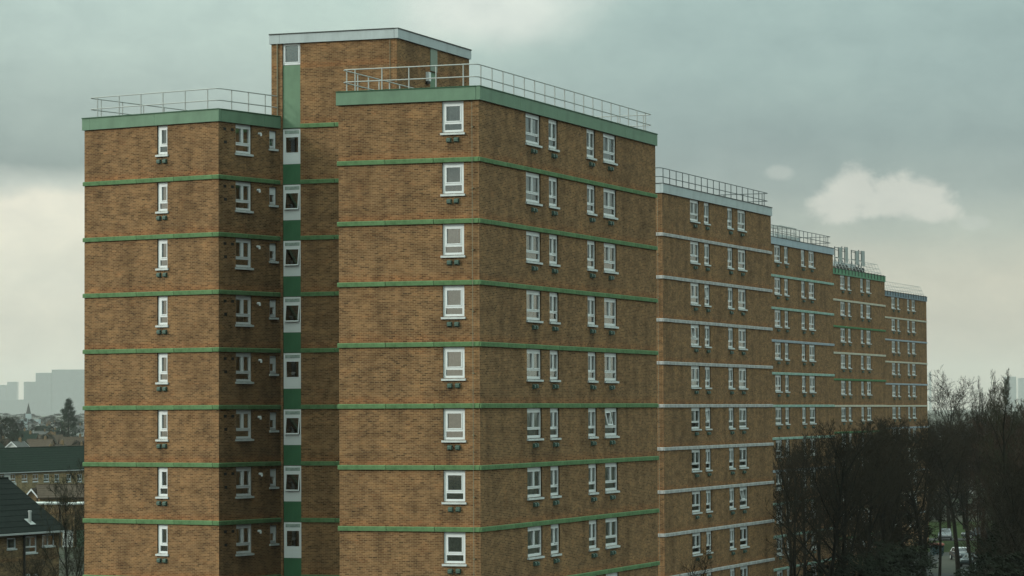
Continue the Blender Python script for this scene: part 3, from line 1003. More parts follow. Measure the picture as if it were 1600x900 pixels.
def bare_tree(seed, H, base, spread, tr, nlimb=9, dens=1.0, up=0.35, twig_r=0.011, depth=4):
    """trunk and limbs in one mesh, branches and twigs in a second one"""
    rng = random.Random(seed)
    TV, TF, CV, CF = [], [], [], []

    def rv():
        return np.array((rng.gauss(0, 1), rng.gauss(0, 1), rng.gauss(0, 1)))

    def grow(p, d, L, r, lev):
        segs = 4 if lev <= 1 else 3 if lev == 2 else 2
        n = (8, 6, 4, 3, 3, 3)[min(lev, 5)]
        V, Fc = (TV, TF) if lev <= 1 else (CV, CF)
        pts, dirs = [p], [d]
        rr = r
        for s in range(segs):
            d = d + rv() * (0.06 if lev == 0 else 0.15 if lev < 3 else 0.2) + np.array((0, 0, up * (0.25 if lev else 0.1)))
            d = d / math.sqrt(d @ d)
            q = p + d * (L / segs)
            r2 = max(r * (1 - 0.72 * (s + 1) / segs), twig_r * 0.7)
            tube_np(V, Fc, p, q, rr, r2, n)
            p, rr = q, r2
            pts.append(p); dirs.append(d)
        if lev >= depth: return
        nch = {0: nlimb, 1: 7, 2: 6, 3: 5, 4: 4}[lev]
        nch = max(2, int(nch * dens + rng.random()))
        for c in range(nch):
            lo = (base / L) if lev == 0 else 0.22
            t = lo + (1 - lo) * ((c + rng.random()) / nch) ** (0.8 if lev == 0 else 0.9)
            t = min(t, 0.985)
            f = t * segs
            i = min(int(f), segs - 1)
            pp = pts[i] + (pts[i + 1] - pts[i]) * (f - i)
            dd = dirs[i + 1]
            side = rv(); side = side - dd * (side @ dd); side /= math.sqrt(side @ side) + 1e-9
            if lev == 0:
                a = 2.4 * c + rng.random() * 0.8
                side = np.array((math.cos(a), math.sin(a), 0.0))
                ang = math.radians(rng.uniform(38, 62)) * (1.0 - 0.45 * (t - lo) / (1 - lo))
                LL = spread * rng.uniform(0.85, 1.2) * (1.15 - 0.5 * (t - lo) / (1 - lo))
            else:
                ang = math.radians(rng.uniform(28, 55))
                LL = L * rng.uniform(0.40, 0.62) * (1.15 - 0.5 * t)
            nd = dd * math.cos(ang) + side * math.sin(ang)
            grow(pp, nd, LL, max(r * (1 - 0.6 * t) * 0.52, twig_r), lev + 1)
    grow(np.zeros(3), np.array((0, 0, 1.0)), H * 0.88, tr, 0)
    return (TV, TF), (CV, CF)


def tree_meshes(key, **kw):
    a, b = bare_tree(**kw)
    return mesh_from('trunk', a[0], a[1], BARK), mesh_from('crown', b[0], b[1], TWIG)


TREES = {
    'a': tree_meshes('a', seed=1, H=15, base=4.0, spread=5.2, tr=0.24, nlimb=12, dens=1.12),
    'b': tree_meshes('b', seed=2, H=15, base=5.2, spread=4.6, tr=0.22, nlimb=13, dens=1.12, up=0.6),
    'c': tree_meshes('c', seed=3, H=15, base=7.2, spread=4.4, tr=0.28, nlimb=12, dens=1.12, up=0.3),
    'd': tree_meshes('d', seed=4, H=15, base=3.0, spread=3.6, tr=0.16, nlimb=15, dens=1.1, up=0.9),
    's': tree_meshes('s', seed=5, H=15, base=5.0, spread=4.6, tr=0.20, nlimb=9, dens=0.95, up=0.5),
    'w': tree_meshes('w', seed=9, H=15, base=3.2, spread=6.0, tr=0.22, nlimb=15, dens=1.1, up=0.45, twig_r=0.012),
    'l': tree_meshes('l', seed=6, H=15, base=2.2, spread=4.2, tr=0.13, nlimb=14, dens=1.0, up=0.8),
}
RED = {}


def put_tree(kind, x, y, H, label, group=None, wid=1.0, rz=None, twigs=None):
    tm, cm_ = TREES[kind]
    if twigs:
        k = (kind, twigs.name)
        if k not in RED:
            c = cm_.copy(); c.materials.clear(); c.materials.append(twigs); RED[k] = c
        cm_ = RED[k]
    root = bpy.data.objects.new('bare_tree', None)
    COL.objects.link(root)
    root.location = (x, y, 0)
    root.rotation_euler = (0, 0, random.uniform(0, 6.28) if rz is None else rz)
    hh = max(max(v.co.z for v in tm.vertices), max(v.co.z for v in cm_.vertices))
    s = 1.06 * H / hh
    root.scale = (s * wid, s * wid, s)
    obj('trunk', tm, root); obj('crown', cm_, root)
    return tag(root, label, 'tree', group)


def tree_px(kind, u, depth, vtop, label, group=None, **kw):
    p = at(u, vtop, depth)
    return put_tree(kind, p.x, p.y, p.z, label, group, **kw)


THICK = 'bare winter tree in the dark thicket before the lower floors of the far blocks'
G1 = 'bare trees in the dark thicket beside the far blocks'
for (k, u, d, v, wd) in (('a', 1322, 219, 680, 0.95), ('b', 1350, 226, 676, 0.95), ('a', 1382, 236, 670, 1.0), ('b', 1405, 244, 680, 1.0), ('a', 1362, 252, 690, 1.0),
                         ('a', 1335, 240, 715, 1.0), ('b', 1422, 268, 678, 1.0), ('a', 1392, 282, 664, 1.0), ('c', 1438, 300, 668, 1.0), ('b', 1372, 268, 690, 1.0)):
    tree_px(k, u, d, v, THICK, G1, wid=wd)
for (k, u, d, v) in (('s', 1240, 226, 700), ('a', 1302, 226, 700), ('a', 1228, 234, 706), ('b', 1256, 237, 694), ('a', 1284, 241, 690)):
    tree_px(k, u, d, v, THICK, G1, wid=0.9)
tree_px('s', 1466, 312, 705, 'thin bare tree whose branches cross the view of the parked cars, left of the path')
tree_px('s', 1516, 322, 690, 'thin bare tree whose branches hang over the grass patch behind the right dark trunk')
tree_px('s', 1278, 214, 672, 'thin bare tree reaching up before the windows of the pale teal banded block')
tree_px('l', 1098, 173, 862, 'low bare shrub-like tree at the foot of the pale grey banded block', wid=1.1)
tree_px('w', 1481, 425, 584, 'tall bare tree against the sky beside the end of the farthest block', wid=1.0)
tree_px('c', 1444, 262, 664, 'bare tree with the left of the two dark trunks framing the parked cars')
tree_px('c', 1496, 288, 662, 'bare tree with the right of the two dark trunks framing the parked cars', wid=0.95)
G2 = 'brown bare trees at the right edge'
for (k, u, d, v, wd, tw) in (('c', 1530, 300, 664, 1.0, TWIG), ('b', 1552, 300, 652, 0.95, TWIG_R), ('d', 1566, 238, 668, 1.2, TWIG_R), ('d', 1592, 250, 640, 1.15, TWIG_R),
                             ('b', 1604, 270, 662, 0.95, TWIG_R), ('d', 1614, 222, 660, 1.2, TWIG_R), ('a', 1580, 212, 730, 1.0, TWIG), ('a', 1610, 204, 760, 1.0, TWIG), ('c', 1560, 226, 720, 0.9, TWIG)):
    tree_px(k, u, d, v, 'brown-tinged bare tree in the dense stand along the right edge', G2, wid=wd, twigs=tw)
tree_px('d', 1525, 275, 606, 'spindly bare tree sticking up alone above the right-hand thicket', wid=0.42)
tree_px('d', 1556, 252, 598, 'tall twiggy tree with a tufted top left of the distant tower', wid=0.6)
tree_px('d', 1580, 232, 598, 'tall bushy-topped tree rising in front of the distant pale tower', wid=0.8, twigs=TWIG_G)
for (k, u, d, v) in (('a', 1505, 440, 645), ('a', 1530, 470, 648), ('b', 1560, 450, 640), ('a', 1595, 480, 640), ('b', 1462, 480, 655), ('a', 1512, 345, 668)):
    tree_px(k, u, d, v, 'bare tree farther back behind the thicket on the right', 'farther bare trees on the right')
tree_px('l', 108, 192, 728, 'bare bushy tree with pale twigs between the low dark-roofed house and the tower wing', wid=1.0, twigs=TWIG_G)
tree_px('l', 136, 205, 745, 'bare tree half hidden behind the left corner of the tower wing', wid=0.9)
tree_px('s', 86, 178, 872, 'small leafless tree at the lower corner below the gutter of the low house', wid=1.2)


def leafy(seed, H, prof, nleaf, size, flat=0.5):
    """foliage of small leaf faces filling a profile, with gaps"""
    rng = random.Random(seed)
    V, Fc = [], []
    clumps = []
    for i in range(int(nleaf / 26)):
        t = rng.random() ** 0.85
        rmax = prof(t)
        a = rng.random() * 6.283
        rr = rmax * math.sqrt(rng.uniform(0.25, 1.0))
        clumps.append((rr * math.cos(a), rr * math.sin(a), t * H, rng.uniform(0.5, 1.0)))
    for cx, cy_, cz, cs in clumps:
        for k in range(26):
            p = Vector((cx + rng.gauss(0, 0.42 * cs * size * 3), cy_ + rng.gauss(0, 0.42 * cs * size * 3), cz + rng.gauss(0, flat * cs * size * 2)))
            a = Vector((rng.gauss(0, 1), rng.gauss(0, 1), rng.gauss(0, 0.5))).normalized() * size * rng.uniform(0.5, 1.0)
            b = a.orthogonal().normalized() * size * rng.uniform(0.25, 0.5)
            i = len(V)
            V += [p - a - b, p + a - b * 0.3, p + a * 0.6 + b]
            Fc.append((i, i + 1, i + 2))
    return V, Fc


def evergreen(name, x, y, H, wid, label, cat, mat_, conical=True, group=None, n=5200, key=None, size=None):
    def mk():
        prof = (lambda t: (0.5 * (1 - t) ** 0.75 * (0.72 + 0.28 * math.sin(t * 34)) + 0.015) * (0.25 + 0.75 * min(1, t * 8))) if conical else (lambda t: 0.5 * math.sin(math.pi * (0.12 + 0.83 * t)) ** 0.7)
        V, Fc = leafy(hash(key or name) % 97 if key is None else len(key) + 3, 1.0, prof, n, 0.022 if size is None else size, 0.5)
        return mesh_from('crown', V, Fc, mat_)
    me = shared(('evergreen', conical, mat_.name, n, key), mk)

    def mt_():
        b = MB(); b.tube((0, 0, 0), (0, 0, 0.9), 0.022, 0.004, 7); return b.mesh('trunk', BARK)
    tm = shared('etrunk', mt_)
    r = bpy.data.objects.new(name, None)
    COL.objects.link(r)
    r.location = (x, y, 0)
    r.rotation_euler = (0, 0, random.uniform(0, 6))
    obj('trunk', tm, r).scale = (wid, wid, H)
    c = obj('crown', me, r)
    c.scale = (wid, wid, H)
    return tag(r, label, cat, group)


p = at(107, 625, 1350)
evergreen('conifer_tree', p.x, p.y, p.z, 19.0, 'dark green conifer standing above the hazy rooftops left of the tower', 'conifer', LEAF, n=9000, key='conifer')
p = at(3, 652, 900)
evergreen('evergreen_tree', p.x, p.y, p.z, 14.0, 'dark round-headed tree cut by the left edge of the photo, above the long roof', 'tree', LEAF2, False, key='round')
p = at(19, 670, 950)
evergreen('evergreen_tree', p.x, p.y, p.z, 11.0, 'lower rounded tree just right of the dark tree at the left edge', 'tree', LEAF2, False, key='round')
GS = 'understorey shrubs on the right'
for (u, d, h, wd) in ((1345, 215, 7.0, 9), (1395, 225, 7.5, 9), (1300, 228, 6.0, 8), (1560, 205, 7.5, 9), (1595, 195, 8.0, 9), (1562, 240, 7.5, 6), (1582, 275, 9, 7), (1600, 230, 10, 8), (1370, 255, 8, 8), (1405, 300, 7.5, 8), (1395, 330, 9, 8), (1270, 226, 5.2, 6), (1240, 222, 4.8, 5)):
    p = at(u, 700, d)
    evergreen('evergreen_shrub', p.x, p.y, h, wd, 'dark evergreen shrub in the shade under the bare trees on the right', 'shrub', LEAF2, False, GS, n=4200, key='shrub', size=0.03)
for (u, d, v, wd) in ((1468, 470, 668, 14), (1500, 500, 672, 14), (1440, 500, 676, 14), (1540, 520, 664, 16), (1580, 540, 662, 16), (1610, 500, 660, 14)):
    p = at(u, v, d)
    evergreen('evergreen_tree', p.x, p.y, p.z, wd, 'dark mass of an evergreen low behind the bare trees on the right', 'tree', LEAF2, False, 'dark evergreens behind the right-hand trees', n=4200, key='shrub', size=0.03)

# ------------------------------------------------------------------ low houses on the left
def face_hit(face, u, v):
    """(along, height) where the sight line through a photo pixel meets a free-standing wall face"""
    d = at(u, v, 100.0) - Vector((0, 0, EYE))
    n = face.n
    t = (face.o - Vector((0, 0, 0))).dot(n) / d.dot(n)
    X = d * t
    return (X - face.o).dot(face.d), X.z + EYE


def gable_house(name, p0, rz, L, D, eave, rise, wallm, roofm, over=0.35, barge=None, holes=()):
    """p0: near-left corner of the front wall; returns root and front face (0..L along)"""
    root = bpy.data.objects.new(name, None)
    COL.objects.link(root)
    root.location = (p0[0], p0[1], 0)
    root.rotation_euler = (0, 0, rz)
    lf = Face(root, (0, 0), 0)
    lf.put('front_wall', wall_mesh('front_wall', 0, L, 0, eave, list(holes), wallm, uoff=11))
    b = MB()
    b.quad((L, 0, 0), (L, D, 0), (L, D, eave), (L, 0, eave), uv=[(0, 0), (D, 0), (D, eave), (0, eave)])
    b.quad((L, D, 0), (0, D, 0), (0, D, eave), (L, D, eave), uv=[(0, 0), (L, 0), (L, eave), (0, eave)])
    b.quad((0, D, 0), (0, 0, 0), (0, 0, eave), (0, D, eave), uv=[(0, 0), (D, 0), (D, eave), (0, eave)])
    b.poly([(L, 0, eave), (L, D, eave), (L, D / 2, eave + rise)])
    b.poly([(0, D, eave), (0, 0, eave), (0, D / 2, eave + rise)])
    lf.put('side_wall', b.mesh('side_wall', wallm))
    # roof: two slabs with courses of tiles stepped down the slope
    b = MB()
    k = rise / (D / 2)
    t = 0.14
    n = max(4, int(D / 2 / 0.45))
    x0, x1 = -over, L + over
    for sgn in (0, 1):
        for i in range(n):
            ya, yb = -over + (D / 2 + over) * i / n, -over + (D / 2 + over) * (i + 1) / n
            za, zb = eave + ya * k + t, eave + yb * k + t
            if sgn: ya, yb = D - ya, D - yb
            st = 0.025
            pts = [(x0, ya, za + st), (x1, ya, za + st), (x1, yb, zb), (x0, yb, zb)]
            b.quad(*(pts if not sgn else pts[::-1]))
            q = [(x0, ya, za), (x1, ya, za), (x1, ya, za + st), (x0, ya, za + st)]
            b.quad(*(q if not sgn else q[::-1]))
        ye = -over if not sgn else D + over
        ze = eave - over * k
        q = [(x0, ye, ze - 0.02), (x1, ye, ze - 0.02), (x1, ye, ze + t), (x0, ye, ze + t)]
        b.quad(*(q if not sgn else q[::-1]))
    for xx in (x0, x1):
        b.poly([(xx, -over, eave - over * k - 0.02), (xx, -over, eave - over * k + t), (xx, D / 2, eave + rise + t), (xx, D + over, eave - over * k + t), (xx, D + over, eave - over * k - 0.02), (xx, D / 2, eave + rise - 0.02)])
    b.tube((x0, D / 2, eave + rise + t), (x1, D / 2, eave + rise + t), 0.10, n=6)
    roof = lf.put('roof', b.mesh('roof', roofm))
    if barge:
        b = MB()
        for xx, s_ in ((x0, -1), (x1, 1)):
            xa, xb = sorted((xx + s_ * 0.002, xx + s_ * 0.045))
            for (ya, za, yb, zb) in ((-over, eave - over * k, D / 2, eave + rise), (D / 2, eave + rise, D + over, eave - over * k)):
                i = len(b.V)
                P = [(xa, ya, za - 0.12), (xb, ya, za - 0.12), (xb, ya, za + t + 0.03), (xa, ya, za + t + 0.03), (xa, yb, zb - 0.12), (xb, yb, zb - 0.12), (xb, yb, zb + t + 0.03), (xa, yb, zb + t + 0.03)]
                b.V += [Vector(p_) for p_ in P]
                for f_ in ((0, 3, 2, 1), (4, 5, 6, 7), (0, 1, 5, 4), (1, 2, 6, 5), (2, 3, 7, 6), (3, 0, 4, 7)):
                    b.F.append(tuple(i + j for j in f_)); b.M.append(0); b.U += [(0, 0)] * 4
        obj('bargeboard', b.mesh('bargeboard', barge), roof, lf.loc(0))
    return root, lf, roof


def simple_window(lf, a, z, wd, ht, split=2, lower=True):
    key = ('hw', round(wd, 2), round(ht, 2), split, lower)
    panes = []
    zl = ht * 0.34 if lower else 0.07
    for i in range(split):
        xa = 0.08 + (wd - 0.08) * i / split
        panes.append((xa, xa + (wd - 0.08) / split - 0.08, zl + (0.07 if lower else 0), ht - 0.08))
    if lower: panes.append((0.08, wd - 0.08, 0.08, zl - 0.03))
    me = shared(key, lambda: frame_mesh('window', wd, ht, panes, panes[:1], y0=0.05, dep=0.05))
    wo = lf.put('window', me, a, 0, z)
    for i, p_ in enumerate(panes):
        obj('pane', shared((key, i), lambda: pane_mesh('pane', p_, y=0.09)), wo)

    def mk():
        b = MB(); b.box(-0.06, wd + 0.06, -0.07, 0.05, -0.10, -0.002); return b.mesh('sill', SILL)
    obj('sill', shared((key, 'sill'), mk), wo)
    b = MB(); b.quad((0.02, 0.6, 0.02), (wd - 0.02, 0.6, 0.02), (wd - 0.02, 0.6, ht), (0.02, 0.6, ht))
    obj('curtain', shared((key, 'blind'), lambda: b.mesh('curtain', CURT3)), wo)
    return wo


# near low house: its far eave corner is at photo (107, 830)
ec = at(106, 830, 222)
ang = R(64)
hd = Vector((math.cos(ang), math.sin(ang), 0))
LH = 22.0
ov = 0.45
c0 = Vector((ec.x, ec.y, 0)) - hd * (LH + ov) + Vector((-math.sin(ang), math.cos(ang), 0)) * ov
eave_z = ec.z + ov * 0.66
tmp = Face(None, (c0.x, c0.y), ang)
hw = []
for (ua, ub, va, vb, sp, lo) in ((11, 25, 841, 857, 1, False), (38, 57.5, 838.5, 863, 2, True), (66, 85, 836, 852.5, 2, False), (38, 48, 897, 921, 2, True), (52, 60, 897, 920, 1, True)):
    sa, zt_ = face_hit(tmp, ua, va); sb, zb_ = face_hit(tmp, ub, vb)
    zt_ = min(zt_, eave_z - 0.15)
    hw.append((sa, sb, zb_, zt_, sp, lo))
root, lf, roof = gable_house('low_house', c0, ang, LH, 9.6, eave_z, 3.35, BRICK_FAR, ROOF_T, over=ov, holes=[h[:4] for h in hw])
tag(root, 'near low brick house with a big dark tiled roof at the lower left corner', 'house')
for (sa, sb, zb_, zt_, sp, lo) in hw:
    simple_window(lf, sa, zb_, sb - sa, zt_ - zb_, sp, lo)
b = MB()
ye, ze = -ov - 0.06, eave_z - ov * 0.70
b.box(-ov, LH - 8.7, ye - 0.06, ye + 0.055, ze - 0.02, ze + 0.11)
b.box(LH - 8.5, LH + ov, ye - 0.06, ye + 0.055, ze - 0.02, ze + 0.11)
lf.put('gutter', b.mesh('gutter', GUTTER))
sd = face_hit(tmp, 36, 860)[0]
b = MB(); b.tube((sd, -0.12, 0), (sd, -0.12, eave_z - 0.35), 0.085, n=8); b.tube((sd, -0.12, eave_z - 0.36), (sd, ye, ze + 0.02), 0.12, n=8)
lf.put('downpipe', b.mesh('downpipe', PIPE_D))
b = MB()
b.tube((0, 0, -0.2), (0, 0, 0.75), 0.11, 0.11, 10); b.tube((0, 0, 0.7), (0, 0, 0.82), 0.15, 0.13, 10)
b.poly([(-0.35, -0.3, -0.17), (0.35, -0.3, -0.17), (0.3, 0.3, 0.23), (-0.3, 0.3, 0.23)])
p = at(56, 820, 219)
vp = Vector((p.x, p.y, 0)) - c0
va, vy = vp.dot(hd), vp.dot(Vector((-math.sin(ang), math.cos(ang), 0)))
obj('vent_pipe', b.mesh('vent_pipe', GUTTER), roof, (va, max(vy, 0.4), eave_z + max(vy, 0.4) * 0.70 + 0.20))

# long terrace in the middle distance
P0 = at(0, 738, 485)
ang2 = R(69)
td = Vector((math.cos(ang2), math.sin(ang2), 0))
tmp0 = Vector((P0.x, P0.y, 0)) - td * 22
tmp = Face(None, (tmp0.x, tmp0.y), ang2)
ez = P0.z + 0.15
wins = []
for (ua, ub) in ((34, 42.8), (51, 59.8), (68.3, 76.6), (85.2, 92.4), (104, 111), (121, 128), (16.5, 24)):
    sa, zt_ = face_hit(tmp, ua, 741.0); sb, zb_ = face_hit(tmp, ub, 752.5)
    wins.append((sa, sb, zb_, min(zt_, ez - 0.15)))
sw0, sw1 = wins[0][0], wins[0][1]
for k in range(1, 5):
    wins.append((sw0 - 4.1 * k - 3, sw1 - 4.1 * k - 3, wins[0][2], wins[0][3]))
root, lf, roof = gable_house('terraced_house', tmp0, ang2, 75, 9.0, ez, 3.4, BRICK_T, ROOF_G, over=0.35, holes=wins)
tag(root, 'long two-storey brick terrace with a dark green-grey roof crossing behind the low house', 'terrace')
for (sa, sb, zb_, zt_) in wins:
    simple_window(lf, sa, zb_, sb - sa, zt_ - zb_, 2, True)
sa = face_hit(tmp, 6, 745)[0]; sb = face_hit(tmp, 16, 745)[0]; sc_ = face_hit(tmp, 25, 745)[0]
b = MB(); b.box(sa, sb - 0.02, -0.08, -0.002, 0.3, ez - 0.1); b.box(sb, sc_, -0.08, -0.002, 0.3, wins[6][2] - 0.18)
lf.put('render_panel', b.mesh('render_panel', RENDER))
b = MB(); b.box(-0.3, 75.3, -0.46, -0.36, ez - 0.36, ez - 0.22)
lf.put('gutter', b.mesh('gutter', GUTTER))

# small gabled building with white bargeboards, its gable turned to the camera
pg = at(38.5, 775, 440)
ga = R(90)
ph = at(50, 764, 440)
wg = (at(60, 772, 440).x - at(38, 772, 440).x)
root, lf, roof = gable_house('gabled_outbuilding', (pg.x + wg - 0.3, pg.y), ga - R(0), 14.0, wg - 0.6, pg.z + 0.1, ph.z - pg.z - 0.2, BRICK_FAR, ROOF_B, over=0.3, barge=PLASTIC_W)
root.rotation_euler = (0, 0, R(78))
tag(root, 'small outbuilding with white gable boards below the long terrace', 'outbuilding')
p = at(62, 771, 436)
root, lf, roof = gable_house('brown_roofed_house', (p.x, p.y), R(12), 8.5, 7.0, p.z - 0.6, 1.6, BRICK_FAR, ROOF_B, over=0.3)
tag(root, 'low house with a brown roof joining the white-edged gable, below the terrace', 'house')
b_w = None
# garages with pale flat roofs
for i, (ua, ub, v, d) in enumerate(((42, 66, 786, 400), (70, 92, 786, 398), (96, 116, 787, 396), (118, 140, 786, 398))):
    pa, pb_ = at(ua, v, d), at(ub, v, d)
    wd_ = pb_.x - pa.x
    h = pa.z
    rt = bpy.data.objects.new('garage', None); COL.objects.link(rt)
    rt.location = (pa.x, pa.y, 0); rt.rotation_euler = (0, 0, R(5))
    s = MB(); s.box(0, wd_, 0, 5.5, 0, h - 0.18); obj('wall', s.mesh('wall', BRICK_FAR), rt)
    s = MB(); s.box(-0.1, wd_ + 0.1, -0.15, 5.6, h - 0.178, h); obj('roof', s.mesh('roof', RENDER), rt)
    s = MB()
    for q in range(6): s.box(0.15, wd_ - 0.15, -0.05 + 0.012 * (q % 2), -0.002, 0.05 + q * 0.36, 0.05 + q * 0.36 + 0.34)
    obj('door', s.mesh('door', GREEN_P2 if i % 2 else RENDER), rt)
    tag(rt, 'flat pale-roofed garage in the row behind the bare tree, left of the tower', 'garage', 'pale-roofed garages behind the low house')

# rows of small houses fading into the haze
def small_house(variant):
    rm = (ROOF_B, ROOF_GR, ROOF_G)[variant]
    wl_ = (BRICK_FAR, RENDER, BRICK_FAR)[variant]
    L, D, E, Rr = (9.0, 7.5, 5.2, 3.0) if variant != 1 else (7.5, 8.0, 5.4, 3.4)
    root, lf, roof = gable_house('small_house', (0, 0), 0, L, D, E, Rr, wl_, rm, over=0.3, barge=PLASTIC_W if variant == 1 else None,
                                 holes=[(1.0, 2.6, 3.2, 4.5), (L - 2.8, L - 1.2, 3.2, 4.5)])
    for a in (1.0, L - 2.8): simple_window(lf, a, 3.2, 1.6, 1.3, 2, False)
    c = MB(); c.box(L * 0.7 - 0.35, L * 0.7 + 0.35, D / 2 - 0.3, D / 2 + 0.3, E + Rr - 0.6, E + Rr + 1.1); c.tube((L * 0.7, D / 2, E + Rr + 1.1), (L * 0.7, D / 2, E + Rr + 1.45), 0.14, 0.11, 8)
    obj('chimney', c.mesh('chimney', BRICK_FAR), roof)
    return root


def copy_tree(o, parent=None):
    c = o.copy(); COL.objects.link(c); c.parent = parent
    for ch in o.children: copy_tree(ch, c)
    return c


protos = [small_house(i) for i in range(3)]
rng = random.Random(21)
used = set()
LABH = 'small pitched-roof house fading into the haze beyond the long dark-roofed terrace'
spots = []
for d, vroof in ((760, 694), (880, 688), (1020, 682), (1200, 677), (1450, 672), (1800, 668), (2300, 664), (3000, 660)):
    px = 9.5 * F_PX / d
    u = -30 + rng.uniform(0, 30)
    while u < 150:
        spots.append((u, d * rng.uniform(0.97, 1.03)))
        u += px * rng.uniform(0.95, 1.35)
for d in (620, 800, 1000, 1300):
    u = 1450 + rng.uniform(0, 30)
    while u < 1620:
        spots.append((u, d)); u += 9.5 * F_PX / d * rng.uniform(1.0, 1.6)
for (u, d) in spots:
    v_ = rng.randrange(3)
    if v_ in used: o = copy_tree(protos[v_])
    else: o = protos[v_]; used.add(v_)
    p = at(u, 660, d)
    o.location = (p.x, p.y, 0)
    o.rotation_euler = (0, 0, rng.choice((R(12), R(-8), R(78), R(66), R(20))) + rng.uniform(-0.1, 0.1))
    s = rng.uniform(0.9, 1.12); o.scale = (s, s, s)
    rc = ('brown', 'grey', 'dark green-grey')[v_]
    if u < 800: tag(o, 'small house with a %s pitched roof in the hazy rows beyond the long terrace' % rc, 'house', 'hazy %s-roofed houses beyond the terrace on the left' % rc)
    else: tag(o, 'far %s-roofed house glimpsed low through the bare trees on the right' % rc, 'house', 'far %s-roofed houses behind the right-hand trees' % rc)
for (u, d, h, wd) in ((30, 940, 8, 8), (58, 820, 7.5, 8), (74, 1120, 9, 9), (95, 1320, 9, 9), (125, 960, 8, 9), (28, 1700, 11, 14), (60, 1500, 10, 14), (88, 1800, 11, 16), (12, 1450, 14, 15),
                       (45, 2200, 12, 18), (20, 2600, 13, 26), (75, 2900, 12, 30), (112, 2300, 11, 20), (130, 2000, 10, 16), (100, 3800, 14, 60), (40, 4200, 14, 60), (0, 4500, 15, 60), (140, 4000, 14, 60)):
    p = at(u, 660, d)
    evergreen('garden_tree', p.x, p.y, h, wd, 'hazy dark tree among the far rooftops left of the tower', 'tree', LEAF2, False, 'hazy trees among the far rooftops', n=2600, key='far', size=0.04)
p = at(44.5, 630, 2600)
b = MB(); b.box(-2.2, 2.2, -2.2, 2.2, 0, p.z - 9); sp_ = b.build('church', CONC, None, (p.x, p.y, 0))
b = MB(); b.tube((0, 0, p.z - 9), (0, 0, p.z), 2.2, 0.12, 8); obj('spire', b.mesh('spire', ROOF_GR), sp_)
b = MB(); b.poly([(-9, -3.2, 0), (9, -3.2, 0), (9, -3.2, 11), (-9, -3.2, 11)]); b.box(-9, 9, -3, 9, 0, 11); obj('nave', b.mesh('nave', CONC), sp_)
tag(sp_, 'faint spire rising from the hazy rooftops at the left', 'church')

# far towers in the haze
def tower(name, steps, d, label, depth=60):
    """steps: list of (u0, u1, vtop) boxes standing side by side"""
    root = bpy.data.objects.new(name, None); COL.objects.link(root)
    c = at(steps[0][0], 640, d)
    root.location = (c.x, c.y, 0)
    for i, (ua, ub, vt) in enumerate(steps):
        pa, pb_ = at(ua, vt, d), at(ub, vt, d)
        b = MB()
        x0, x1, zt = pa.x - c.x, pb_.x - c.x, pa.z
        n = max(3, int(zt / 3.2))
        y0 = 2.0 * i
        for k in range(n):       # storeys: slab edge proud of a set-back window band
            za, zb = zt * k / n, zt * (k + 1) / n
            b.box(x0, x1, y0, y0 + depth, za, za + 1.2, faces='xXyYzZ')
            b.box(x0 + 0.4, x1 - 0.4, y0 + 0.4, y0 + depth - 0.4, za + 1.2, zb, m=1, faces='xXyY')
        b.box(x0 - 0.3, x1 + 0.3, y0 - 0.3, y0 + depth + 0.3, zt, zt + 1.5)
        obj('tower_wing', b.mesh('tower_wing', [CONC, GLASS_D]), root)
    return tag(root, label, 'tower block')


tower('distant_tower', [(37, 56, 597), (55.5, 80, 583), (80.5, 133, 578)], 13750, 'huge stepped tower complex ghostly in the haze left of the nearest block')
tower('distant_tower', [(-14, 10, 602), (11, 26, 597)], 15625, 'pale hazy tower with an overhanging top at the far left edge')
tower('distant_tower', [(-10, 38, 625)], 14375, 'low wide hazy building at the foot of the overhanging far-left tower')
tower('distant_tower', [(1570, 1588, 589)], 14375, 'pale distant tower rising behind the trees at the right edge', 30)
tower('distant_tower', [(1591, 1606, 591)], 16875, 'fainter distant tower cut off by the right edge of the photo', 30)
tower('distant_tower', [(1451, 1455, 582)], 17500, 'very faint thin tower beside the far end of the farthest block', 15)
b_ = at(12, 598, 5600)

# ------------------------------------------------------------------ phone masts and roof frame
def block_face(i, inset):
    e = Vector((math.cos(PHI), math.sin(PHI), 0)); n_ = Vector((-e.y, e.x, 0))
    o = Vector((POS[i][0], POS[i][1], 0)) + n_ * inset
    return Face(None, (o.x, o.y), PHI)


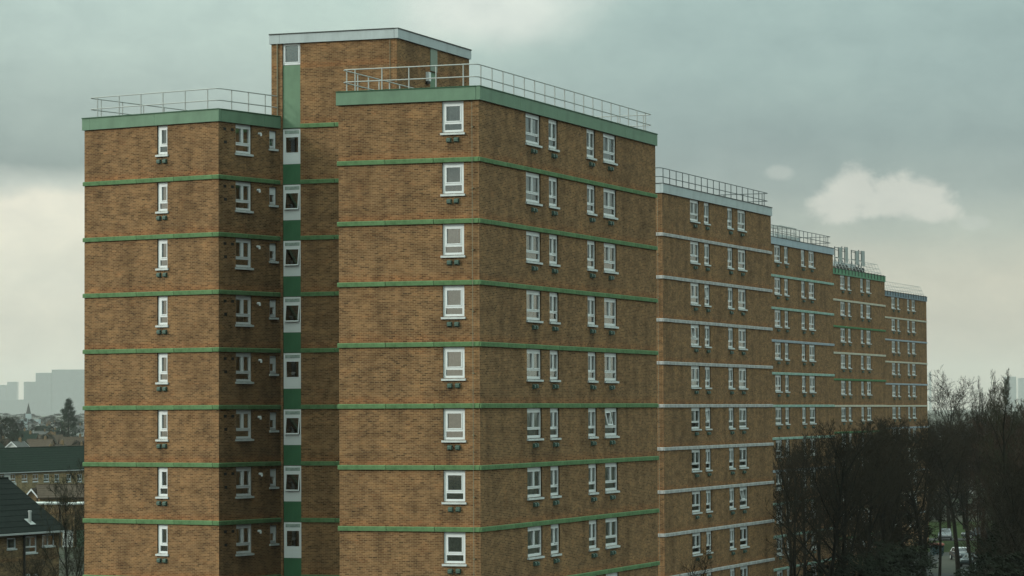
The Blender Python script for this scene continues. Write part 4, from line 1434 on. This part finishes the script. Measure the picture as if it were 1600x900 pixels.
def antenna_group(us, pole_us, v_top, bar_v, label):
    f = block_face(3, 1.3)
    zr = ZT + HF - 0.1
    s_ref, _ = face_hit(f, us[0][0], 400)
    base = f.loc(s_ref)
    root = bpy.data.objects.new('antenna_mast', None); COL.objects.link(root)
    root.location = (base.x, base.y, zr); root.rotation_euler = (0, 0, PHI)
    b = MB()
    ss = []
    for pu in pole_us:
        s_, zt_ = face_hit(f, pu, v_top)
        s_ -= s_ref; zt_ -= zr
        ss.append(s_)
        b.tube((s_, 0.1, 0), (s_, 0.1, zt_), 0.055, n=7)
        b.box(s_ - 0.45, s_ + 0.45, -0.35, 0.55, 0, 0.12)
        b.tube((s_, 0.1, zt_ * 0.55), (s_ + 0.9, 0.5, 0.1), 0.03, n=5)
        b.tube((s_, 0.1, zt_ * 0.55), (s_ - 0.6, -0.4, 0.1), 0.03, n=5)
    obj('pole', b.mesh('pole', RAIL_D), root)
    b = MB()
    for bv in bar_v:
        s0, z0 = face_hit(f, pole_us[0], bv); s1, z1 = face_hit(f, us[-1][1], bv)
        b.tube((s0 - s_ref, 0.1, z0 - zr), (s1 - s_ref, 0.1, z0 - zr), 0.035, n=6)
    obj('crossbar', b.mesh('crossbar', RAIL_D), root)
    for (ua, ub, va, vb) in us:
        sa, za = face_hit(f, ua, va); sb, zb = face_hit(f, ub, vb)
        sa -= s_ref; sb -= s_ref; za -= zr; zb -= zr
        wd_ = sb - sa
        c = MB()
        n = 7
        ring = []
        for k in range(n):
            t = math.pi * k / (n - 1)
            ring.append((sa + wd_ / 2 - math.cos(t) * wd_ / 2, -0.05 - math.sin(t) * 0.14))
        for (xa, ya), (xb, yb) in zip(ring[:-1], ring[1:]):
            c.quad((xa, ya, zb), (xb, yb, zb), (xb, yb, za), (xa, ya, za))
        c.quad((ring[-1][0], ring[-1][1], zb), (ring[0][0], ring[0][1], zb), (ring[0][0], ring[0][1], za), (ring[-1][0], ring[-1][1], za))
        c.poly([(x, y, za) for x, y in ring]); c.poly([(x, y, zb) for x, y in reversed(ring)])
        pa_ = obj('antenna_panel', c.mesh('antenna_panel', ANT), root)
        q = MB()
        for zz in (zb + 0.25, za - 0.3): q.tube((sa + wd_ / 2, -0.04, zz), (sa + wd_ / 2, 0.14, zz), 0.04, n=6)
        q.tube((sa + wd_ / 2, 0.14, 0), (sa + wd_ / 2, 0.14, za + 0.05), 0.045, n=6)
        q.box(sa + wd_ / 2 - 0.22, sa + wd_ / 2 + 0.22, -0.1, 0.35, zb - 0.75, zb - 0.2)
        obj('bracket', q.mesh('bracket', RAIL_D), pa_)
    for k in range(3):
        c = MB(); x = ss[0] - 0.5 + 1.4 * k
        c.box(x, x + 0.6, -0.6, -0.2, 0.05, 0.62); obj('equipment_box', c.mesh('equipment_box', PIPE_D), root)
    return tag(root, label, 'antenna mast', 'phone antennas on the green-edged far block')


antenna_group([(1310, 1314.2, 386.5, 410), (1319.8, 1323.6, 386, 411)], [1305.6, 1316.8], 385, [386.2, 389.8, 402], 'left phone antenna frame with two pale grey panels on the green-edged far block')
antenna_group([(1336.2, 1340.2, 392, 414), (1345.3, 1350, 392, 416)], [1331.6, 1343.0], 390.5, [391.0, 393.3, 405], 'right phone antenna frame with two darker panels on the green-edged far block')
f = block_face(2, 2.4)
s0, z0 = face_hit(f, 1217, 352); s1, z1 = face_hit(f, 1244, 357)
bs = f.loc(s0)
root = bpy.data.objects.new('roof_frame', None); COL.objects.link(root)
root.location = (bs.x, bs.y, ZT + HF - 0.1); root.rotation_euler = (0, 0, PHI)
zt_ = z0 - (ZT + HF - 0.1)
b = MB()
for k in range(7):
    x = (s1 - s0) * k / 6
    for y in (0, 1.6): b.tube((x, y, 0), (x, y, zt_), 0.03, n=5)
obj('post', b.mesh('post', RAIL), root)['kind'] = 'stuff'
b = MB()
for zz in (zt_, zt_ * 0.72, zt_ * 0.42):
    b.tube((0, 0, zz), (s1 - s0, 0, zz), 0.03, n=5); b.tube((0, 1.6, zz), (s1 - s0, 1.6, zz), 0.03, n=5)
for k in range(7): b.tube(((s1 - s0) * k / 6, 0, zt_), ((s1 - s0) * k / 6, 1.6, zt_), 0.03, n=5)
obj('rail', b.mesh('rail', RAIL), root)['kind'] = 'stuff'
tag(root, 'pale scaffold-like frame standing on the roof of the blue-grey-edged block', 'roof frame')

# ------------------------------------------------------------------ cars and the bin
def car(x, y, rz, paint, label, van=False, roof_paint=None):
    root = bpy.data.objects.new('parked_car', None); COL.objects.link(root)
    root.location = (x, y, 0.02); root.rotation_euler = (0, 0, rz)
    W = 0.86
    low = [(-2.1, 0.30), (-2.12, 0.62), (-2.0, 0.80), (-0.95, 0.95), (1.55, 0.98), (2.02, 0.92), (2.08, 0.60), (2.05, 0.30)]
    cab = [(-1.05, 0.94), (-0.35, 1.42), (0.2, 1.48), (1.2, 1.44), (1.85, 0.97)] if not van else [(-1.2, 0.94), (-0.8, 1.85), (-0.4, 1.95), (1.9, 1.95), (2.02, 0.97)]

    def loft(prof, w0, wmid, w1, m):
        b = MB()
        n = len(prof)
        zmin, zmax = min(z for _, z in prof), max(z for _, z in prof)

        def wz(z):
            t = (z - zmin) / (zmax - zmin)
            return w0 + (w1 - w0) * t if wmid is None else (w0 + (wmid - w0) * t * 2 if t < .5 else wmid + (w1 - wmid) * (t - .5) * 2)
        L_ = [(x_, -wz(z_), z_) for x_, z_ in prof]; R_ = [(x_, wz(z_), z_) for x_, z_ in prof]
        for i in range(n):
            j = (i + 1) % n
            b.quad(L_[j], L_[i], R_[i], R_[j])
        b.poly(L_); b.poly(list(reversed(R_)))
        return b
    body = loft(low, 0.80, 0.88, 0.80, 0)
    obj('body', body.mesh('body', paint), root)
    cb = loft(cab, 0.80, None, 0.62 if not van else 0.72, 0)
    obj('cabin', cb.mesh('cabin', roof_paint or paint), root)
    # glass: windscreen, rear window, side windows set on the cabin
    zt = cab[1][1]
    def lerp(a, c, t): return tuple(p_ + (q_ - p_) * t for p_, q_ in zip(a, c))
    wtop = 0.64 if not van else 0.73
    for nm, (pa, pb_) in (('windscreen', (cab[0], cab[1])), ('rear_window', (cab[-1], cab[-2]))):
        b = MB(); sgn = -1 if nm == 'windscreen' else 1
        a = lerp(pa, pb_, 0.12); c = lerp(pa, pb_, 0.9)
        o_ = 0.012 * sgn
        q = [(a[0] + o_, -0.70, a[1] + 0.01), (a[0] + o_, 0.70, a[1] + 0.01), (c[0] + o_, 0.58, c[1] + 0.01), (c[0] + o_, -0.58, c[1] + 0.01)]
        b.quad(*(q if sgn > 0 else q[::-1])); obj(nm, b.mesh(nm, GLASS_D), root)
    for sd_ in (-1, 1):
        for (xa, xb) in ((-0.72, 0.28), (0.36, 1.35)):
            b = MB()
            zb_, ztp = 1.0, zt - 0.07
            def wy(z): return sd_ * (0.80 + ((0.62 if not van else 0.72) - 0.80) * (z - 0.94) / (max(z_ for _, z_ in cab) - 0.94) + 0.008)
            q = [(xa, wy(zb_), zb_), (xb, wy(zb_), zb_), (xb - (0.25 if xb > 1 else 0), wy(ztp), ztp), (xa + (0.42 if xa < 0 else 0), wy(ztp), ztp)]
            b.quad(*(q if sd_ < 0 else q[::-1])); obj('side_window', b.mesh('side_window', GLASS_D), root)
        for xw in (-1.32, 1.32):
            b = MB(); b.tube((xw, sd_ * 0.70, 0.31), (xw, sd_ * 0.885, 0.31), 0.31, n=14)
            wh = obj('wheel', b.mesh('wheel', TYRE), root)
            b = MB(); b.tube((xw, sd_ * 0.886, 0.31), (xw, sd_ * 0.90, 0.31), 0.19, n=10); obj('rim', b.mesh('rim', RAIL), wh)
        b = MB(); b.box(-2.11, -2.02, sd_ * 0.62 - 0.16, sd_ * 0.62 + 0.16, 0.63, 0.76); obj('headlight', b.mesh('headlight', LAMPG), root)
        b = MB(); b.box(2.03, 2.10, sd_ * 0.66 - 0.12, sd_ * 0.66 + 0.12, 0.62, 0.85); obj('tail_light', b.mesh('tail_light', mat('red_lamp', (0.25, 0.01, 0.01), 0.2, 0.5)), root)
    b = MB(); b.box(-2.16, -2.06, -0.78, 0.78, 0.28, 0.44); b.box(2.05, 2.14, -0.78, 0.78, 0.28, 0.46); obj('bumper', b.mesh('bumper', PIPE_D), root)
    return tag(root, label, 'car')


SILVER = mat('silver_car_paint', (0.20, 0.22, 0.23), 0.25, 0.6, metal=0.3)
DARKP = mat('dark_car_paint', (0.05, 0.065, 0.07), 0.2, 0.7, metal=0.2)
WHITEP = mat('white_car_paint', (0.50, 0.52, 0.51), 0.25, 0.6)
p = at(1477, 845, 406); car(p.x, 406, R(80), SILVER, 'pale silver car parked by the grass, seen between the two dark trunks')
p = at(1520, 842, 414); car(p.x, 409, R(8), DARKP, 'dark car with shining bonnet parked right of the dark trunk', roof_paint=DARKP)
p = at(1501, 872, 352); car(p.x, 352, R(95), DARKP, 'car with a white roof parked below the grass patch', roof_paint=WHITEP)
p = at(1519, 885, 338); car(p.x, 338, R(60), DARKP, 'dark car with a bright edge at the bottom right of the grass patch')
p = at(1464, 872, 362)
rt = bpy.data.objects.new('recycling_container', None); COL.objects.link(rt); rt.location = (p.x, 362, 0.02); rt.rotation_euler = (0, 0, R(10))
BIN = mat('dark_teal_bin', (0.025, 0.05, 0.055), 0.5, 0.3); BINR = mat('dull_red_lid', (0.16, 0.045, 0.025), 0.5, 0.3)
b = MB()
for (x0, x1, z0, z1) in ((-0.72, 0.72, 0.18, 1.25),):
    i = len(b.V)
    P = [(-0.62, -0.5, z0), (0.62, -0.5, z0), (0.62, 0.5, z0), (-0.62, 0.5, z0), (x0, -0.6, z1), (x1, -0.6, z1), (x1, 0.6, z1), (x0, 0.6, z1)]
    b.V += [Vector(q) for q in P]
    for f_ in ((0, 3, 2, 1), (4, 5, 6, 7), (0, 1, 5, 4), (1, 2, 6, 5), (2, 3, 7, 6), (3, 0, 4, 7)):
        b.F.append(tuple(i + j for j in f_)); b.M.append(0); b.U += [(0, 0)] * 4
for x in (-0.5, 0.5): b.tube((x, -0.42, 0.09), (x, -0.36, 0.09), 0.09, n=10); b.tube((x, 0.36, 0.09), (x, 0.42, 0.09), 0.09, n=10)
obj('bin_body', b.mesh('bin_body', BIN), rt)
b = MB()
for k in range(6):
    t0, t1 = math.pi * k / 6, math.pi * (k + 1) / 6
    b.quad((-0.75, -0.63 * math.cos(t0), 1.26 + 0.28 * math.sin(t0)), (0.75, -0.63 * math.cos(t0), 1.26 + 0.28 * math.sin(t0)), (0.75, -0.63 * math.cos(t1), 1.26 + 0.28 * math.sin(t1)), (-0.75, -0.63 * math.cos(t1), 1.26 + 0.28 * math.sin(t1)))
for x in (-0.75, 0.75): b.poly([(x, -0.63 * math.cos(math.pi * k / 6), 1.26 + 0.28 * math.sin(math.pi * k / 6)) for k in range(7)])
obj('lid', b.mesh('lid', BINR), rt)
tag(rt, 'dark container with a dull red top standing beside the path left of the grass', 'bin')

# ------------------------------------------------------------------ air
hz = bpy.data.materials.new('haze_air')
hz.use_nodes = True
t = hz.node_tree
t.nodes.clear()
q = NT(t)
pv = q.n('ShaderNodeVolumePrincipled', inp={'Color': (1.0, 0.985, 0.94, 1), 'Density': 0.000045, 'Anisotropy': 0.15})
o = q.n('ShaderNodeOutputMaterial')
t.links.new(pv.outputs[0], o.inputs['Volume'])
b = MB(); b.box(-12100, 12100, -500, 19100, -1.0, 270.0)
ho = b.build('haze', hz)
tag(ho, kind='stuff')
